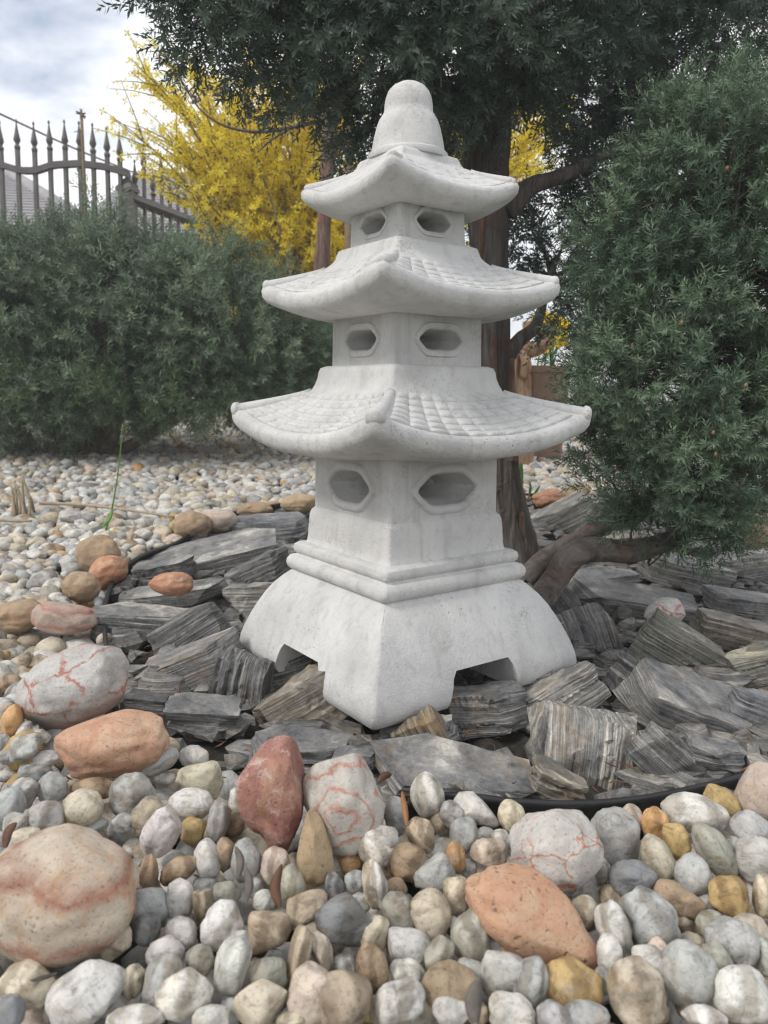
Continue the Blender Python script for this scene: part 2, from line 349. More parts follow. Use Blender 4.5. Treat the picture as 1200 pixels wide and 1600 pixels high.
FTWIG = simple_mat('forsythia_stem', (0.12, 0.085, 0.05), (0.25, 0.19, 0.11), 40, 0.8, 0.3, 0.002)
DRYB = simple_mat('dry_bud', (0.055, 0.035, 0.025), (0.12, 0.08, 0.055), 60, 0.85, 0.3, 0.002)
STRAW = simple_mat('dry_straw', (0.24, 0.19, 0.125), (0.42, 0.35, 0.25), 40, 0.7, 0.2, 0.001)
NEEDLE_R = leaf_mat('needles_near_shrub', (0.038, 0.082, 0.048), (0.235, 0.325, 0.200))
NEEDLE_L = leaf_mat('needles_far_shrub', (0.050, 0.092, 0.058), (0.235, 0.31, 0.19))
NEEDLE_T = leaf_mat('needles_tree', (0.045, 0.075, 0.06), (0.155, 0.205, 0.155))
FERN = leaf_mat('fresh_green', (0.055, 0.10, 0.04), (0.15, 0.215, 0.09), 0.35)
PETAL = leaf_mat('forsythia_petal', (0.80, 0.63, 0.02), (0.95, 0.84, 0.10), 0.5)
WEED = simple_mat('weed_leaf', (0.07, 0.18, 0.03), (0.14, 0.30, 0.06), 40, 0.5, 0.3, 0.002)
WEEDSTEM = simple_mat('weed_stem', (0.20, 0.10, 0.05), (0.28, 0.17, 0.08), 40, 0.6, 0.2, 0.001)
DEADLEAF = simple_mat('dead_leaf', (0.07, 0.035, 0.02), (0.17, 0.085, 0.05), 60, 0.65, 0.4, 0.002)
GREYLEAF = simple_mat('grey_dead_leaf', (0.10, 0.085, 0.075), (0.20, 0.175, 0.155), 60, 0.7, 0.4, 0.002)
BUDS = simple_mat('juniper_bud', (0.24, 0.15, 0.08), (0.34, 0.22, 0.12), 60, 0.7, 0.2, 0.001)
WOOD = bark_mat('weathered_driftwood', [(0.11, 0.06, 0.035), (0.27, 0.165, 0.10), (0.40, 0.27, 0.17), (0.22, 0.12, 0.07)], (30, 30, 4), bstr=0.6)
STAKE = simple_mat('stake_wood', (0.16, 0.11, 0.07), (0.28, 0.20, 0.13), 30, 0.8, 0.3, 0.002, (8, 8, 1))
TROUGH = simple_mat('planter_clay', (0.19, 0.125, 0.085), (0.29, 0.195, 0.135), 18, 0.85, 0.4, 0.004)
ROOF_T = simple_mat('grey_roof_tiles', (0.23, 0.22, 0.23), (0.34, 0.33, 0.335), 4, 0.8, 0.5, 0.03, (1, 1, 6))
PLASTER = simple_mat('house_plaster', (0.55, 0.53, 0.50), (0.65, 0.63, 0.60), 5, 0.9, 0.2, 0.01)
GLASS = simple_mat('dark_window', (0.03, 0.035, 0.04), (0.05, 0.055, 0.06), 2, 0.1, 0.0, 0.001, None, 0.6)
WIRE = simple_mat('cable_black', (0.02, 0.02, 0.02), (0.04, 0.04, 0.04), 10, 0.6, 0.0, 0.001)

# ------------------------------------------------------------------ the setting
def ground_sheet():
    xs = np.r_[-900, -200, -40, -12, np.linspace(-5, 5, 41), 12, 40, 200, 900]
    ys = np.r_[-900, -200, -40, -8, -2, np.linspace(0, 7, 36), 12, 30, 120, 400, 1500]
    X, Y = np.meshgrid(xs, ys); Z = bed_z(Y)-0.075
    V = np.c_[X.ravel(), Y.ravel(), Z.ravel()]; n = len(xs); F = [(j*n+i, j*n+i+1, (j+1)*n+i+1, (j+1)*n+i) for j in range(len(ys)-1) for i in range(n-1)]
    return mesh_np('ground', V, F, True, LAND)
g = link(bpy.data.objects.new('ground', ground_sheet()), kind='structure')
# outline of the slate bed, read off the black edging strip
edge_px = [(1400, 1150), (1300, 1178), (1200, 1200), (1100, 1226), (1000, 1246), (900, 1254), (800, 1250), (700, 1241), (600, 1222), (500, 1198), (400, 1178), (300, 1160), (225, 1130), (185, 1070), (165, 1000), (165, 940), (185, 893), (225, 866), (275, 847), (340, 808), (420, 790), (520, 778), (700, 772), (860, 772), (1000, 778), (1150, 795), (1300, 830)]
EDGE = np.array([at_bed(x, y, 0.008) for x, y in edge_px])
EDGE[[i for i, p in enumerate(edge_px) if p[0] < 660 and p[1] > 1000], 2] -= 0.028
EDGE[:, 2] -= 0.007
EDGE_S = catmull(EDGE, 6)
def inside_bed(x, y):
    x = np.atleast_1d(x); y = np.atleast_1d(y); c = np.zeros(len(x), bool); P = EDGE_S; n = len(P)
    for i in range(n):
        a, b = P[i], P[(i+1) % n]
        hit = ((a[1] > y) != (b[1] > y)) & (x < (b[0]-a[0])*(y-a[1])/(b[1]-a[1]+1e-12)+a[0]); c ^= hit
    return c
def strip_mesh(P, h, th, mat):
    T = np.gradient(P, axis=0); Nn = np.c_[-T[:, 1], T[:, 0], np.zeros(len(T))]; Nn /= np.linalg.norm(Nn, axis=1)[:, None]
    a = P+Nn*th/2; b = P-Nn*th/2; up = np.array([0, 0, 1.0]); bead = 0.002
    rows = [a-up*h, a, a+Nn*bead+up*0.002, a+Nn*bead+up*0.007, P+up*0.010, b-Nn*bead+up*0.007, b-Nn*bead+up*0.002, b, b-up*h]
    V = np.vstack(rows); n = len(P); F = []
    for k in range(len(rows)-1):
        for i in range(n-1): F.append((k*n+i, k*n+i+1, (k+1)*n+i+1, (k+1)*n+i))
    return mesh_py('strip', V, F, True, mat)
soilP = EDGE_S.copy(); c0 = soilP.mean(0)
def soil_sheet():
    xs = np.linspace(soilP[:, 0].min(), soilP[:, 0].max(), 70); ys = np.linspace(soilP[:, 1].min(), soilP[:, 1].max(), 70); X, Y = np.meshgrid(xs, ys)
    q = np.random.default_rng(3); Z = bed_z(Y)-0.038+0.008*q.normal(size=X.shape); V = np.c_[X.ravel(), Y.ravel(), Z.ravel()]; n = 70
    ins = inside_bed(V[:, 0], V[:, 1]); F = [(j*n+i, j*n+i+1, (j+1)*n+i+1, (j+1)*n+i) for j in range(n-1) for i in range(n-1)]
    F = [f for f in F if all(ins[k] for k in f)]
    return mesh_np('soil', V, F, True, SOIL)
link(bpy.data.objects.new('soil_bed', soil_sheet()), kind='structure')
ed = link(bpy.data.objects.new('edging_strip', strip_mesh(EDGE_S, 0.05, 0.004, PLASTIC)), None, 'thin black plastic edging strip curving between slate bed and pebbles', 'edging')

# ------------------------------------------------------------------ the stone lantern
PAG = bpy.data.objects.new('stone_pagoda', None); PAG.empty_display_size = 0.05
PAG.matrix_world = Matrix.Translation((0.0353, 1.24, 0.0)) @ Matrix.Rotation(-0.012, 4, 'Y') @ Matrix.Rotation(math.pi/4-0.157, 4, 'Z')
link(PAG, None, 'pale grey cast concrete three-tiered pagoda lantern standing on slate', 'pagoda')
NS, MA = 21, 5
def ring(r, z, lift=0.0, c=0.006, p=2.3):
    c = min(c, r*0.6); a = (r-c)/math.sqrt(2)+c; pts = []
    for k in range(4):
        ca, sa = math.cos(k*math.pi/2), math.sin(k*math.pi/2); loc = []
        for s in np.linspace(-1, 1, NS): loc.append((s*(a-c), -a))
        for q in range(1, MA+1):
            th = -math.pi/2+q*(math.pi/2)/(MA+1); loc.append((a-c+c*math.cos(th), -(a-c)+c*math.sin(th)))
        for x, y in loc:
            wq = max(abs(x), abs(y)); s = min(abs(x), abs(y))/a if wq > 0 else 0
            pts.append((ca*x-sa*y, sa*x+ca*y, z+lift*s**p))
    return np.array(pts)
def loft(rings, mat=CONC, sharp=38, capT=True, capB=True):
    n = len(rings[0]); V = np.vstack(rings); F = []
    for k in range(len(rings)-1):
        for i in range(n):
            j = (i+1) % n; F.append((k*n+i, (k+1)*n+i, (k+1)*n+j, k*n+j))
    top = rings[0].mean(0); bot = rings[-1].mean(0); V = np.vstack([V, top, bot]); o = len(V)-2; e = (len(rings)-1)*n
    if capT: F += [(i, (i+1) % n, o) for i in range(n)]
    if capB: F += [(e+(i+1) % n, e+i, o+1) for i in range(n)]
    return mesh_py('loft', V, F, True, mat, sharp)
def boolean(me, cutters, sharp=38):
    a = bpy.data.objects.new('tmp', me); COL.objects.link(a); tmp = []
    for c in cutters:
        o = bpy.data.objects.new('tmpc', c); COL.objects.link(o); tmp.append(o)
        md = a.modifiers.new('b', 'BOOLEAN'); md.operation = 'DIFFERENCE'; md.solver = 'EXACT'; md.object = o
    dg = bpy.context.evaluated_depsgraph_get(); dg.update(); out = bpy.data.meshes.new_from_object(a.evaluated_get(dg))
    for o in tmp+[a]: bpy.data.objects.remove(o)
    out.polygons.foreach_set('use_smooth', np.ones(len(out.polygons), bool)); out.set_sharp_from_angle(angle=math.radians(sharp))
    if not out.materials: out.materials.append(CONC)
    return out
def prism(poly, d, axis):
    """poly in (u,z) extruded along local x or y by +-d"""
    n = len(poly); V = []
    for s in (-d, d):
        for u, z in poly: V.append((u, s, z) if axis == 'y' else (s, -u, z))
    F = [tuple(range(n)), tuple(range(2*n-1, n-1, -1))]+[(i, i+n, (i+1) % n+n, (i+1) % n) for i in range(n)]
    me = mesh_py('p', V, F, False, CONC); bm = bmesh.new(); bm.from_mesh(me); bmesh.ops.recalc_face_normals(bm, faces=bm.faces); bm.to_mesh(me); bm.free(); return me
# splayed base with four feet
prof = [(0.184, 0.152), (0.191, 0.147), (0.203, 0.139), (0.219, 0.126), (0.234, 0.110), (0.248, 0.091), (0.261, 0.071), (0.272, 0.051), (0.280, 0.033), (0.2835, 0.018), (0.281, 0.008), (0.273, 0.0)]
base_me = loft([ring(r, z, 0, 0.007) for r, z in prof])
notch = [(-0.069, -0.02), (-0.067, 0.012), (-0.058, 0.042), (-0.051, 0.052), (0.051, 0.052), (0.058, 0.042), (0.067, 0.012), (0.069, -0.02)]
base_me = boolean(base_me, [prism(notch, 0.4, 'x'), prism([(u*1.001, z*1.004) for u, z in notch], 0.4, 'y')])
part('splayed_base', base_me, PAG)
# mouldings
mould = [(0.165, 0.197), (0.176, 0.1965), (0.183, 0.193), (0.1855, 0.187), (0.184, 0.181), (0.179, 0.1775), (0.181, 0.1755), (0.191, 0.1735), (0.1965, 0.168), (0.198, 0.162), (0.1965, 0.156), (0.191, 0.151), (0.182, 0.147), (0.172, 0.146)]
part('base_moulding', loft([ring(r, z, 0, 0.008) for r, z in mould]), PAG)
part('plinth_block', loft([ring(r, z, 0, 0.006) for r, z in [(0.140, 0.2565), (0.148, 0.256), (0.1535, 0.252), (0.1565, 0.246), (0.1585, 0.230), (0.160, 0.208), (0.162, 0.199), (0.166, 0.1955), (0.160, 0.193)]]), PAG)
def hexpoly(wd, ht, flat, grow=0.0, n=4):
    """elongated hexagon with softened corners"""
    P = [(-flat/2-grow*0.5, ht/2+grow), (flat/2+grow*0.5, ht/2+grow), (wd/2+grow*1.15, 0), (flat/2+grow*0.5, -ht/2-grow), (-flat/2-grow*0.5, -ht/2-grow), (-wd/2-grow*1.15, 0)]
    out = []
    for i in range(6):
        p, a, b = np.array(P[i]), np.array(P[i-1]), np.array(P[(i+1) % 6]); u = p+(a-p)*0.24; v = p+(b-p)*0.24
        for t in np.linspace(0, 1, n): out.append(tuple((1-t)**2*u+2*t*(1-t)*p+t*t*v))
    return out[::-1]
def tunnel(hx, r0, axis, zc):
    a = r0/math.sqrt(2); n = len(hx); V = []
    for d, k in ((-a-0.05, 1.0), (-a+0.006, 1.0), (-a+0.022, 0.80), (-a*0.35, 0.62), (a*0.35, 0.62), (a-0.022, 0.80), (a-0.006, 1.0), (a+0.05, 1.0)):
        for u, z in hx: V.append((u*k, d, zc+(z-zc)*k) if axis == 'y' else (d, -u*k, zc+(z-zc)*k))
    m_ = 7; F = [(q_*n+i, (q_+1)*n+i, (q_+1)*n+(i+1) % n, q_*n+(i+1) % n) for q_ in range(m_) for i in range(n)]+[tuple(range(n)), tuple(range(m_*n+n-1, m_*n-1, -1))]
    me = mesh_py('p', V, F, False, CONC); bm = bmesh.new(); bm.from_mesh(me); bmesh.ops.recalc_face_normals(bm, faces=bm.faces); bm.to_mesh(me); bm.free(); return me
def storey(z0, z1, r0, r1, wd, ht, flat, zc, fr, proud):
    body = loft([ring(r1*0.9, z1+0.004), ring(r1, z1+0.003), ring((r0+r1)/2, (z0+z1)/2), ring(r0, z0+0.002), ring(r0*0.9, z0-0.001)])
    hx = [(u, z+zc) for u, z in hexpoly(wd, ht, flat)]; hx2 = [(u*1.003, (z-zc)*1.003+zc) for u, z in hx]
    me = boolean(body, [tunnel(hx, r0, 'x', zc), tunnel(hx2, r0, 'y', zc)], 32)
    st = part('storey', me, PAG)
    a = (r0+r1)/2/math.sqrt(2)
    lo_, hi_ = hexpoly(wd, ht, flat, 0.0005), hexpoly(wd, ht, flat, fr); n = len(lo_); V = []
    mid1 = [(0.25*h[0]+0.75*q[0], 0.25*h[1]+0.75*q[1]) for q, h in zip(lo_, hi_)]; mid2 = [(0.7*h[0]+0.3*q[0], 0.7*h[1]+0.3*q[1]) for q, h in zip(lo_, hi_)]
    for poly, yy in ((lo_, 0.006), (lo_, -proud*0.55), (mid1, -proud), (mid2, -proud), (hi_, 0.0015)):
        V += [(u, yy, z) for u, z in poly]
    F = [(k*n+i, k*n+(i+1) % n, (k+1)*n+(i+1) % n, (k+1)*n+i) for k in range(4) for i in range(n)]
    fm = mesh_py('window_frame', V, F, True, CONC, 60)
    bm = bmesh.new(); bm.from_mesh(fm); bmesh.ops.recalc_face_normals(bm, faces=bm.faces); bm.to_mesh(fm); bm.free()
    for k in range(4):
        f = part('window_frame', fm, st); f.matrix_local = Matrix.Rotation(k*math.pi/2, 4, 'Z') @ Matrix.Translation((0, -a, zc))
    return st
storey(0.253, 0.350, 0.1475, 0.1465, 0.118, 0.048, 0.058, 0.300, 0.016, 0.0065)
storey(0.480, 0.558, 0.1180, 0.1165, 0.084, 0.030, 0.050, 0.520, 0.0125, 0.0050)
storey(0.659, 0.714, 0.0890, 0.0865, 0.066, 0.027, 0.036, 0.690, 0.009, 0.004)
def roof(rn, zn, re, ze, lift, rim, zwall, rwall, collar, cols, rows, amp, rid, nod):
    rf = bpy.data.objects.new('roof', None); rf.empty_display_size = 0.02; link(rf, PAG)
    def surf(v):
        zm = zn-(zn-ze)*(1-(1-v)**1.45); zc_ = zn-(zn-ze-lift)*v**0.8
        return rn+(re-rn)*v, zm, zc_-zm
    rings = [ring(r, z, 0, 0.007) for r, z in collar]
    vs = np.linspace(0, 1, 12)
    for v in vs:
        r, z, lf = surf(v); rings.append(ring(r, z-(0.0015 if 0.03 < v < 0.97 else 0), lf, 0.010))
    r, z, lf = surf(1.0)
    for dr, dz, kl in ((0.005, -0.003, 1.0), (0.0075, -rim*0.32, 1.0), (0.006, -rim*0.62, 0.99), (0.000, -rim*0.86, 0.97), (-0.010, -rim*1.0, 0.92)):
        rings.append(ring(r+dr, z+dz, lf*kl, 0.012))
    zb = z-rim
    for q in (0.25, 0.5, 0.75, 1.0):
        rr = (r-0.010)*(1-q)+(rwall-0.006)*q; zz = zb*(1-q)+zwall*q-0.004*math.sin(q*math.pi)
        rings.append(ring(rr, zz, lf*0.92*(1-q)**1.3, 0.010))
    part('roof_slab', loft(rings, CONC, 50), rf)
    # hip ridges ending in rounded knobs
    pts = []; rad = []
    for v in np.linspace(0.0, 1.0, 12):
        r, z, lf = surf(v); pts.append((r*0.5**0.5-0.004*v, -(r*0.5**0.5)+0.004*v, z+lf-rid*0.45)); rad.append(rid*(0.75+0.35*v))
    pts = np.array(pts); dirv = pts[-1]-pts[-2]; dirv /= np.linalg.norm(dirv)
    ext = [pts[-1]+dirv*nod*k for k in (0.10, 0.36, 0.64, 0.90, 1.05)]; pts = np.vstack([pts, ext]); rad = rad+[nod*0.97, nod*1.0, nod*0.94, nod*0.68, nod*0.22]
    V, F = tube(pts, rad, 14); rm = tubes_mesh('ridge', [(V, F)], CONC)
    for k in range(4):
        o = part('ridge', rm, rf); o.matrix_local = Matrix.Rotation(k*math.pi/2, 4, 'Z')
    # tiles: one scalloped patch each on the two visible sides, joined on the others
    def patch(i, j):
        u0, u1 = -0.90+1.80*i/cols, -0.90+1.80*(i+1)/cols; v0, v1 = 0.05+0.90*j/rows, 0.05+0.90*(j+1)/rows; nu, nv = 7, 6; V = []
        for b in range(nv):
            for a in range(nu):
                uu, vv = a/(nu-1), b/(nv-1); u = u0+(u1-u0)*uu; v = v0+(v1-v0)*vv; r, z, lf = surf(v); ah = r/math.sqrt(2)
                wfac = max(0.0, 4*uu*(1-uu))**0.6; tip = (0.25+0.75*vv**1.2)*(1 if vv < 0.99 else 0.35); h = amp*(0.04+0.96*wfac*tip)
                if b == nv-1: v = v+(v1-v0)*0.10*(wfac-0.6); r, z, lf = surf(min(v, 0.985)); ah = r/math.sqrt(2)
                V.append((u*ah, -ah-h*0.45, z+lf*abs(u)**2.3+h))
        F = [(b*nu+a, (b+1)*nu+a, (b+1)*nu+a+1, b*nu+a+1) for b in range(nv-1) for a in range(nu-1)]
        n0 = len(V); rim_ = [a for a in range(nu)]+[b*nu+nu-1 for b in range(1, nv)]+[(nv-1)*nu+a for a in range(nu-2, -1, -1)]+[b*nu for b in range(nv-2, 0, -1)]
        V += [(V[q][0], V[q][1]+0.003, V[q][2]-0.006) for q in rim_]; m_ = len(rim_)
        F += [(rim_[q], rim_[(q+1) % m_], n0+(q+1) % m_, n0+q) for q in range(m_)]
        return V, F
    VV = []; FF = []
    for j in range(rows):
        for i in range(cols):
            V, F = patch(i, j); me = mesh_py('tile', V, F, True, CONC, 65)
            for k in (0, 3):
                o = part('tile', me, rf); o.matrix_local = Matrix.Rotation(k*math.pi/2, 4, 'Z')
            for k in (1, 2):
                R = np.array(Matrix.Rotation(k*math.pi/2, 3, 'Z')); o_ = len(VV); VV += list(np.array(V)@R.T); FF += [tuple(q+o_ for q in f) for f in F]
    part('rear_tiling', mesh_py('rear_tiling', VV, FF, True, CONC, 65), rf, kind='stuff')
    return rf
roof(0.152, 0.446, 0.280, 0.383, 0.034, 0.031, 0.347, 0.1465, [(0.110, 0.4835), (0.128, 0.483), (0.1375, 0.480), (0.1405, 0.474), (0.1425, 0.464), (0.147, 0.454)], 10, 6, 0.0060, 0.0095, 0.0134)
roof(0.128, 0.634, 0.226, 0.587, 0.025, 0.029, 0.555, 0.1165, [(0.080, 0.6625), (0.098, 0.662), (0.1075, 0.659), (0.1105, 0.653), (0.113, 0.646), (0.119, 0.640)], 9, 5, 0.0036, 0.0085, 0.0104)
roof(0.094, 0.772, 0.160, 0.735, 0.021, 0.025, 0.711, 0.0865, [(0.040, 0.7925), (0.066, 0.792), (0.0745, 0.7895), (0.078, 0.785), (0.080, 0.780), (0.085, 0.775)], 6, 4, 0.0018, 0.0075, 0.0078)
fz = [(0.048, 0.786), (0.0605, 0.788), (0.0618, 0.792), (0.0605, 0.7965), (0.0560, 0.799), (0.0552, 0.803), (0.0535, 0.813), (0.0508, 0.825), (0.0480, 0.836), (0.0445, 0.845), (0.0402, 0.8515), (0.0374, 0.856), (0.0366, 0.861), (0.0362, 0.868), (0.0345, 0.877), (0.0310, 0.886), (0.0245, 0.893), (0.0155, 0.898), (0.006, 0.9005)]
ang = np.linspace(0, 2*math.pi, 40, endpoint=False)
part('finial', loft([np.c_[r*np.cos(ang)*(1+0.012*np.cos(3*ang)), r*np.sin(ang), np.full(40, z)] for r, z in fz[::-1]]), PAG)
# the casting seam down the front corner of the base
sp = []
for r, z in catmull([(r, z, 0) for r, z in prof], 5)[:, :2]:
    sp.append((-(r*0.5**0.5)+0.0016, -(r*0.5**0.5)+0.0016, z))
V, F = tube(np.array(sp)[4:-4], np.full(len(sp)-8, 0.0017), 6, 0.25, np.random.default_rng(5)); part('casting_seam', tubes_mesh('casting_seam', [(V, F)], CONC), PAG)

# ------------------------------------------------------------------ slate pieces
def slate_mesh(L, T, D, q, rough=1.0):
    """angular layered slab; layers stacked along local z (thickness T), stripe length along x (L), depth along y (D)"""
    bm = bmesh.new(); pts = []
    for sz in (-1, 1):
        k = q.integers(5, 8); a0 = q.uniform(0, 6.28)
        for i in range(k):
            a = a0+i*2*math.pi/k+q.uniform(-0.3, 0.3); e = 0.55
            cx = math.copysign(abs(math.cos(a))**e, math.cos(a)); cy = math.copysign(abs(math.sin(a))**e, math.sin(a))
            pts.append((cx*q.uniform(0.78, 1.0), cy*q.uniform(0.75, 1.0), sz*q.uniform(0.62, 1.0)))
    for p in pts: bm.verts.new((p[0]*L/2, p[1]*D/2, p[2]*T/2))
    r = bmesh.ops.convex_hull(bm, input=bm.verts); bmesh.ops.delete(bm, geom=list({e for e in r['geom_interior']+r['geom_unused'] if isinstance(e, bmesh.types.BMVert)}), context='VERTS')
    bmesh.ops.triangulate(bm, faces=bm.faces); size = max(L, T, D)
    for it in range(5):
        lim = size/(7 if it < 3 else 13); es = [e for e in bm.edges if e.calc_length() > lim]
        if not es or len(bm.verts) > 1500: break
        bmesh.ops.subdivide_edges(bm, edges=es, cuts=1); bmesh.ops.triangulate(bm, faces=bm.faces)
    off = Vector(q.uniform(-50, 50, 3)); lay = q.uniform(0.0025, 0.0055); seed = q.integers(0, 10000)
    for v in bm.verts:
        p = v.co.copy(); warp = 0.006*mnoise.noise(p*16+off); k = math.floor((p.z+warp)/lay); h = (math.sin((k+seed)*12.9898)*43758.5453) % 1.0
        rad = Vector((p.x, p.y, 0)); rl = rad.length
        if rl > 1e-6: v.co -= rad/rl*(h**2*0.0055*rough*min(1, rl/(0.3*L)))
        n3 = mnoise.noise_vector(p*38+off); n4 = mnoise.noise_vector(p*95-off); v.co += Vector((n3.x, n3.y, n3.z*0.6))*0.0034*rough+Vector((n4.x, n4.y, n4.z*0.5))*0.0015*rough
    me = bpy.data.meshes.new('slate'); bm.to_mesh(me); bm.free(); me.polygons.foreach_set('use_smooth', np.ones(len(me.polygons), bool)); me.set_sharp_from_angle(angle=math.radians(28)); me.materials.append(SLATE)
    return me
TONE = {'g': (1.0, 1.0, 1.0), 'd': (0.82, 0.82, 0.83), 'l': (1.55, 1.52, 1.45), 't': (1.15, 1.02, 0.85), 'r': (1.0, 0.8, 0.55), 'm': (0.95, 0.95, 0.80), 'b': (0.9, 0.93, 1.0)}
# px centre x, y, length along the stripes, thickness across them, stripe angle (deg, anticlockwise), tone, rust 0..1, tip-forward deg, label
SL = [
(420, 822, 150, 52, 3, 'b', .0, 20, 'dark grey slate slab at back of bed beside the tan stones'),
(335, 868, 225, 74, 9, 'g', .1, 30, 'long flat grey slate slab with sharp front edge behind the orange oval stone'),
(402, 890, 120, 62, 24, 'd', .2, 15, 'crumbly dark slate lump tucked against the pagoda moulding'),
(392, 931, 118, 56, 2, 'l', .4, 10, 'pale straight-striped slate block left of the pagoda base'),
(262, 930, 195, 42, 7, 'g', .2, 15, 'low long slate sliver under the orange oval stone'),
(215, 972, 170, 62, -6, 'g', .1, 15, 'finely striped slate pointing out from the pink striped cobble'),
(296, 990, 150, 88, 32, 'd', .1, 0, 'upright ribbed dark slate with jagged top left of the pagoda'),
(298, 1042, 190, 96, 24, 'g', .5, 12, 'large rough slate with tan streaks beside the left foot'),
(378, 1062, 110, 104, 80, 'd', .0, -5, 'dark slate with upright ribs under the left pagoda foot'),
(318, 1118, 140, 72, -5, 'd', .0, 25, 'dark grey slate right of the salmon cobble'),
(476, 1100, 190, 112, 30, 't', .9, 10, 'golden brown flaky slate under the left notch of the base'),
(222, 1100, 80, 40, -8, 'd', .0, 10, 'small dark slate chip between white veined cobble and bed'),
(470, 1168, 180, 42, -5, 'd', .2, 20, 'thin dark slate lying above the red triangular stone'),
(553, 1188, 100, 36, 8, 'd', .3, 10, 'dark broken slate just under the front foot'),
(662, 1156, 96, 92, -62, 'r', 1., 0, 'rust brown slate wedge right of the front foot'),
(758, 1108, 150, 84, 4, 'd', .5, 12, 'dark slate with tan stripes under the right notch of the base'),
(712, 1214, 300, 74, -7, 'g', .6, 28, 'longest flat grey slate at the front edge above the pebbles'),
(880, 1092, 160, 84, 30, 'l', .5, 5, 'pale rough-grained slate beside the right foot'),
(925, 1162, 150, 190, 82, 'l', .5, -8, 'big pale slate with upright stripes at the front right'),
(1042, 1180, 130, 84, -42, 'd', .4, 10, 'dark striped slate leaning on the big upright-striped one'),
(1090, 1112, 250, 128, -24, 'g', .15, 34, 'broad smooth grey slate slab slanting to the right edge'),
(1062, 1015, 165, 122, -30, 'm', .35, 20, 'rounded mossy slate lump below the white stone'),
(925, 992, 130, 92, -72, 'd', .1, 5, 'dark ribbed slate behind the right pagoda foot'),
(1000, 938, 245, 58, -10, 'g', .1, 22, 'long grey slate in front of the limb, behind the white stone'),
(940, 912, 150, 56, 6, 'b', .0, 18, 'blue grey slate beside the forked limb'),
(1090, 895, 180, 66, -12, 'g', .2, 15, 'rounded striped slate below the shrub'),
(1150, 985, 150, 72, -14, 't', .5, 25, 'tan striped slate at the right behind the mossy lump'),
(1190, 1040, 90, 76, 20, 'm', .8, 10, 'yellowish mossy slate at the right edge of the picture'),
(882, 806, 130, 64, 26, 'l', .4, 12, 'pale layered slate leaning behind the trunk'),
(1172, 885, 130, 60, 8, 'l', .1, 15, 'light grey slate at the right edge under the shrub'),
(880, 868, 110, 56, -8, 'g', .0, 15, 'grey slate wedged between the two limbs'),
(998, 1062, 110, 70, -34, 'd', .0, 5, 'dark slate gap piece between mossy lump and smooth slab'),
(872, 1222, 110, 48, -28, 't', .5, 10, 'small tan slate fragment at the edging strip'),
(1168, 942, 140, 46, -8, 'g', .1, 20, 'thin grey slate at the right under the pale one'),
(880, 945, 120, 60, -55, 'd', .0, 0, 'dark slate at the foot of the forked limb'),
(975, 846, 120, 40, 4, 't', .6, 15, 'flat tan slate under the low shrub branches'),
(1085, 862, 110, 44, 5, 'g', .1, 15, 'small grey slate in the shade under the shrub'),
(250, 890, 120, 44, 12, 'd', .1, 20, 'dark slate by the black edging left of the orange oval stone'),
(1120, 1180, 130, 50, -14, 'd', .2, 20, 'low dark slate under the broad smooth slab'),
(655, 1142, 150, 40, 4, 'd', .1, 15, 'dark slate hidden under the front foot'),
(1190, 1110, 120, 70, -20, 'b', .0, 20, 'bluish slate at the right edge beside the broad slab'),
(820, 1075, 120, 60, 12, 'd', .2, 10, 'dark slate in shade under the right foot'),
(440, 1050, 120, 60, 15, 'd', .1, 10, 'dark slate in shade under the left foot'),
(950, 790, 110, 50, 10, 'g', .1, 15, 'grey slate far back behind the limb'),
(480, 870, 120, 60, 5, 'd', .0, 15, 'dark slate in shade behind the left of the pagoda'),
(840, 990, 110, 60, 5, 'd', .0, 15, 'dark slate in shade behind the right pagoda foot'),
]
q = np.random.default_rng(21)
for i, (px, py, Lp, Tp, an, tone, rust, tip, lab) in enumerate(SL):
    P = at_bed(px, py, 0.012); d = float((P-CO)@CF); k = d/FPX; L_, T_ = Lp*k, Tp*k*1.02; D_ = max(0.5*L_, 0.7*T_, 0.05); tr_ = math.radians(abs(tip)*0.75); T_ = max(0.42*T_, (T_-0.8*D_*math.sin(tr_))/math.cos(tr_))
    a = math.radians(an); ex = IR*math.cos(a)+IU*math.sin(a); ez = -IR*math.sin(a)+IU*math.cos(a); ey = np.cross(ez, ex)
    R = Matrix((ex, ey, ez)).transposed(); ax = Vector(IR); R = Matrix.Rotation(math.radians(tip*0.75), 3, ax) @ R
    me = slate_mesh(L_, T_, D_, q, 1.15 if tone in 'ldt' else 0.8)
    o = bpy.data.objects.new('slate_piece', me); o.matrix_world = Matrix.Translation(Vector(P)+Vector(CF)*0.25*D_-Vector((0, 0, 0.10*T_))) @ R.to_4x4()
    c = TONE[tone]; o.color = (c[0], c[1], c[2], 1.0-rust)
    link(o, None, lab, 'slate', 'slate pieces around the pagoda')
# loose chips filling the gaps
cv = []; cf = []; co = 0; protoV, protoF = ico(1)
cx = q.uniform(EDGE_S[:, 0].min(), EDGE_S[:, 0].max(), 2600); cy = q.uniform(EDGE_S[:, 1].min(), EDGE_S[:, 1].max(), 2600); keep = inside_bed(cx, cy)
for x, y in zip(cx[keep], cy[keep]):
    s = q.uniform(0.014, 0.044)*np.array([1, q.uniform(0.5, 0.9), q.uniform(0.25, 0.45)]); e = Quaternion(q.normal(size=4)).normalized().to_matrix()
    e = np.array(Quaternion((0, 0, 1), q.uniform(0, 6.28)).to_matrix() @ Quaternion((1, 0, 0), q.normal(0, 0.35)).to_matrix())
    v = protoV*(1+0.28*q.normal(size=(len(protoV), 1)))*s; cv.append(v@e.T+np.array([x, y, float(bed_z(y))-0.026+q.uniform(0, 0.016)])); cf.append(protoF+co); co += len(protoV)
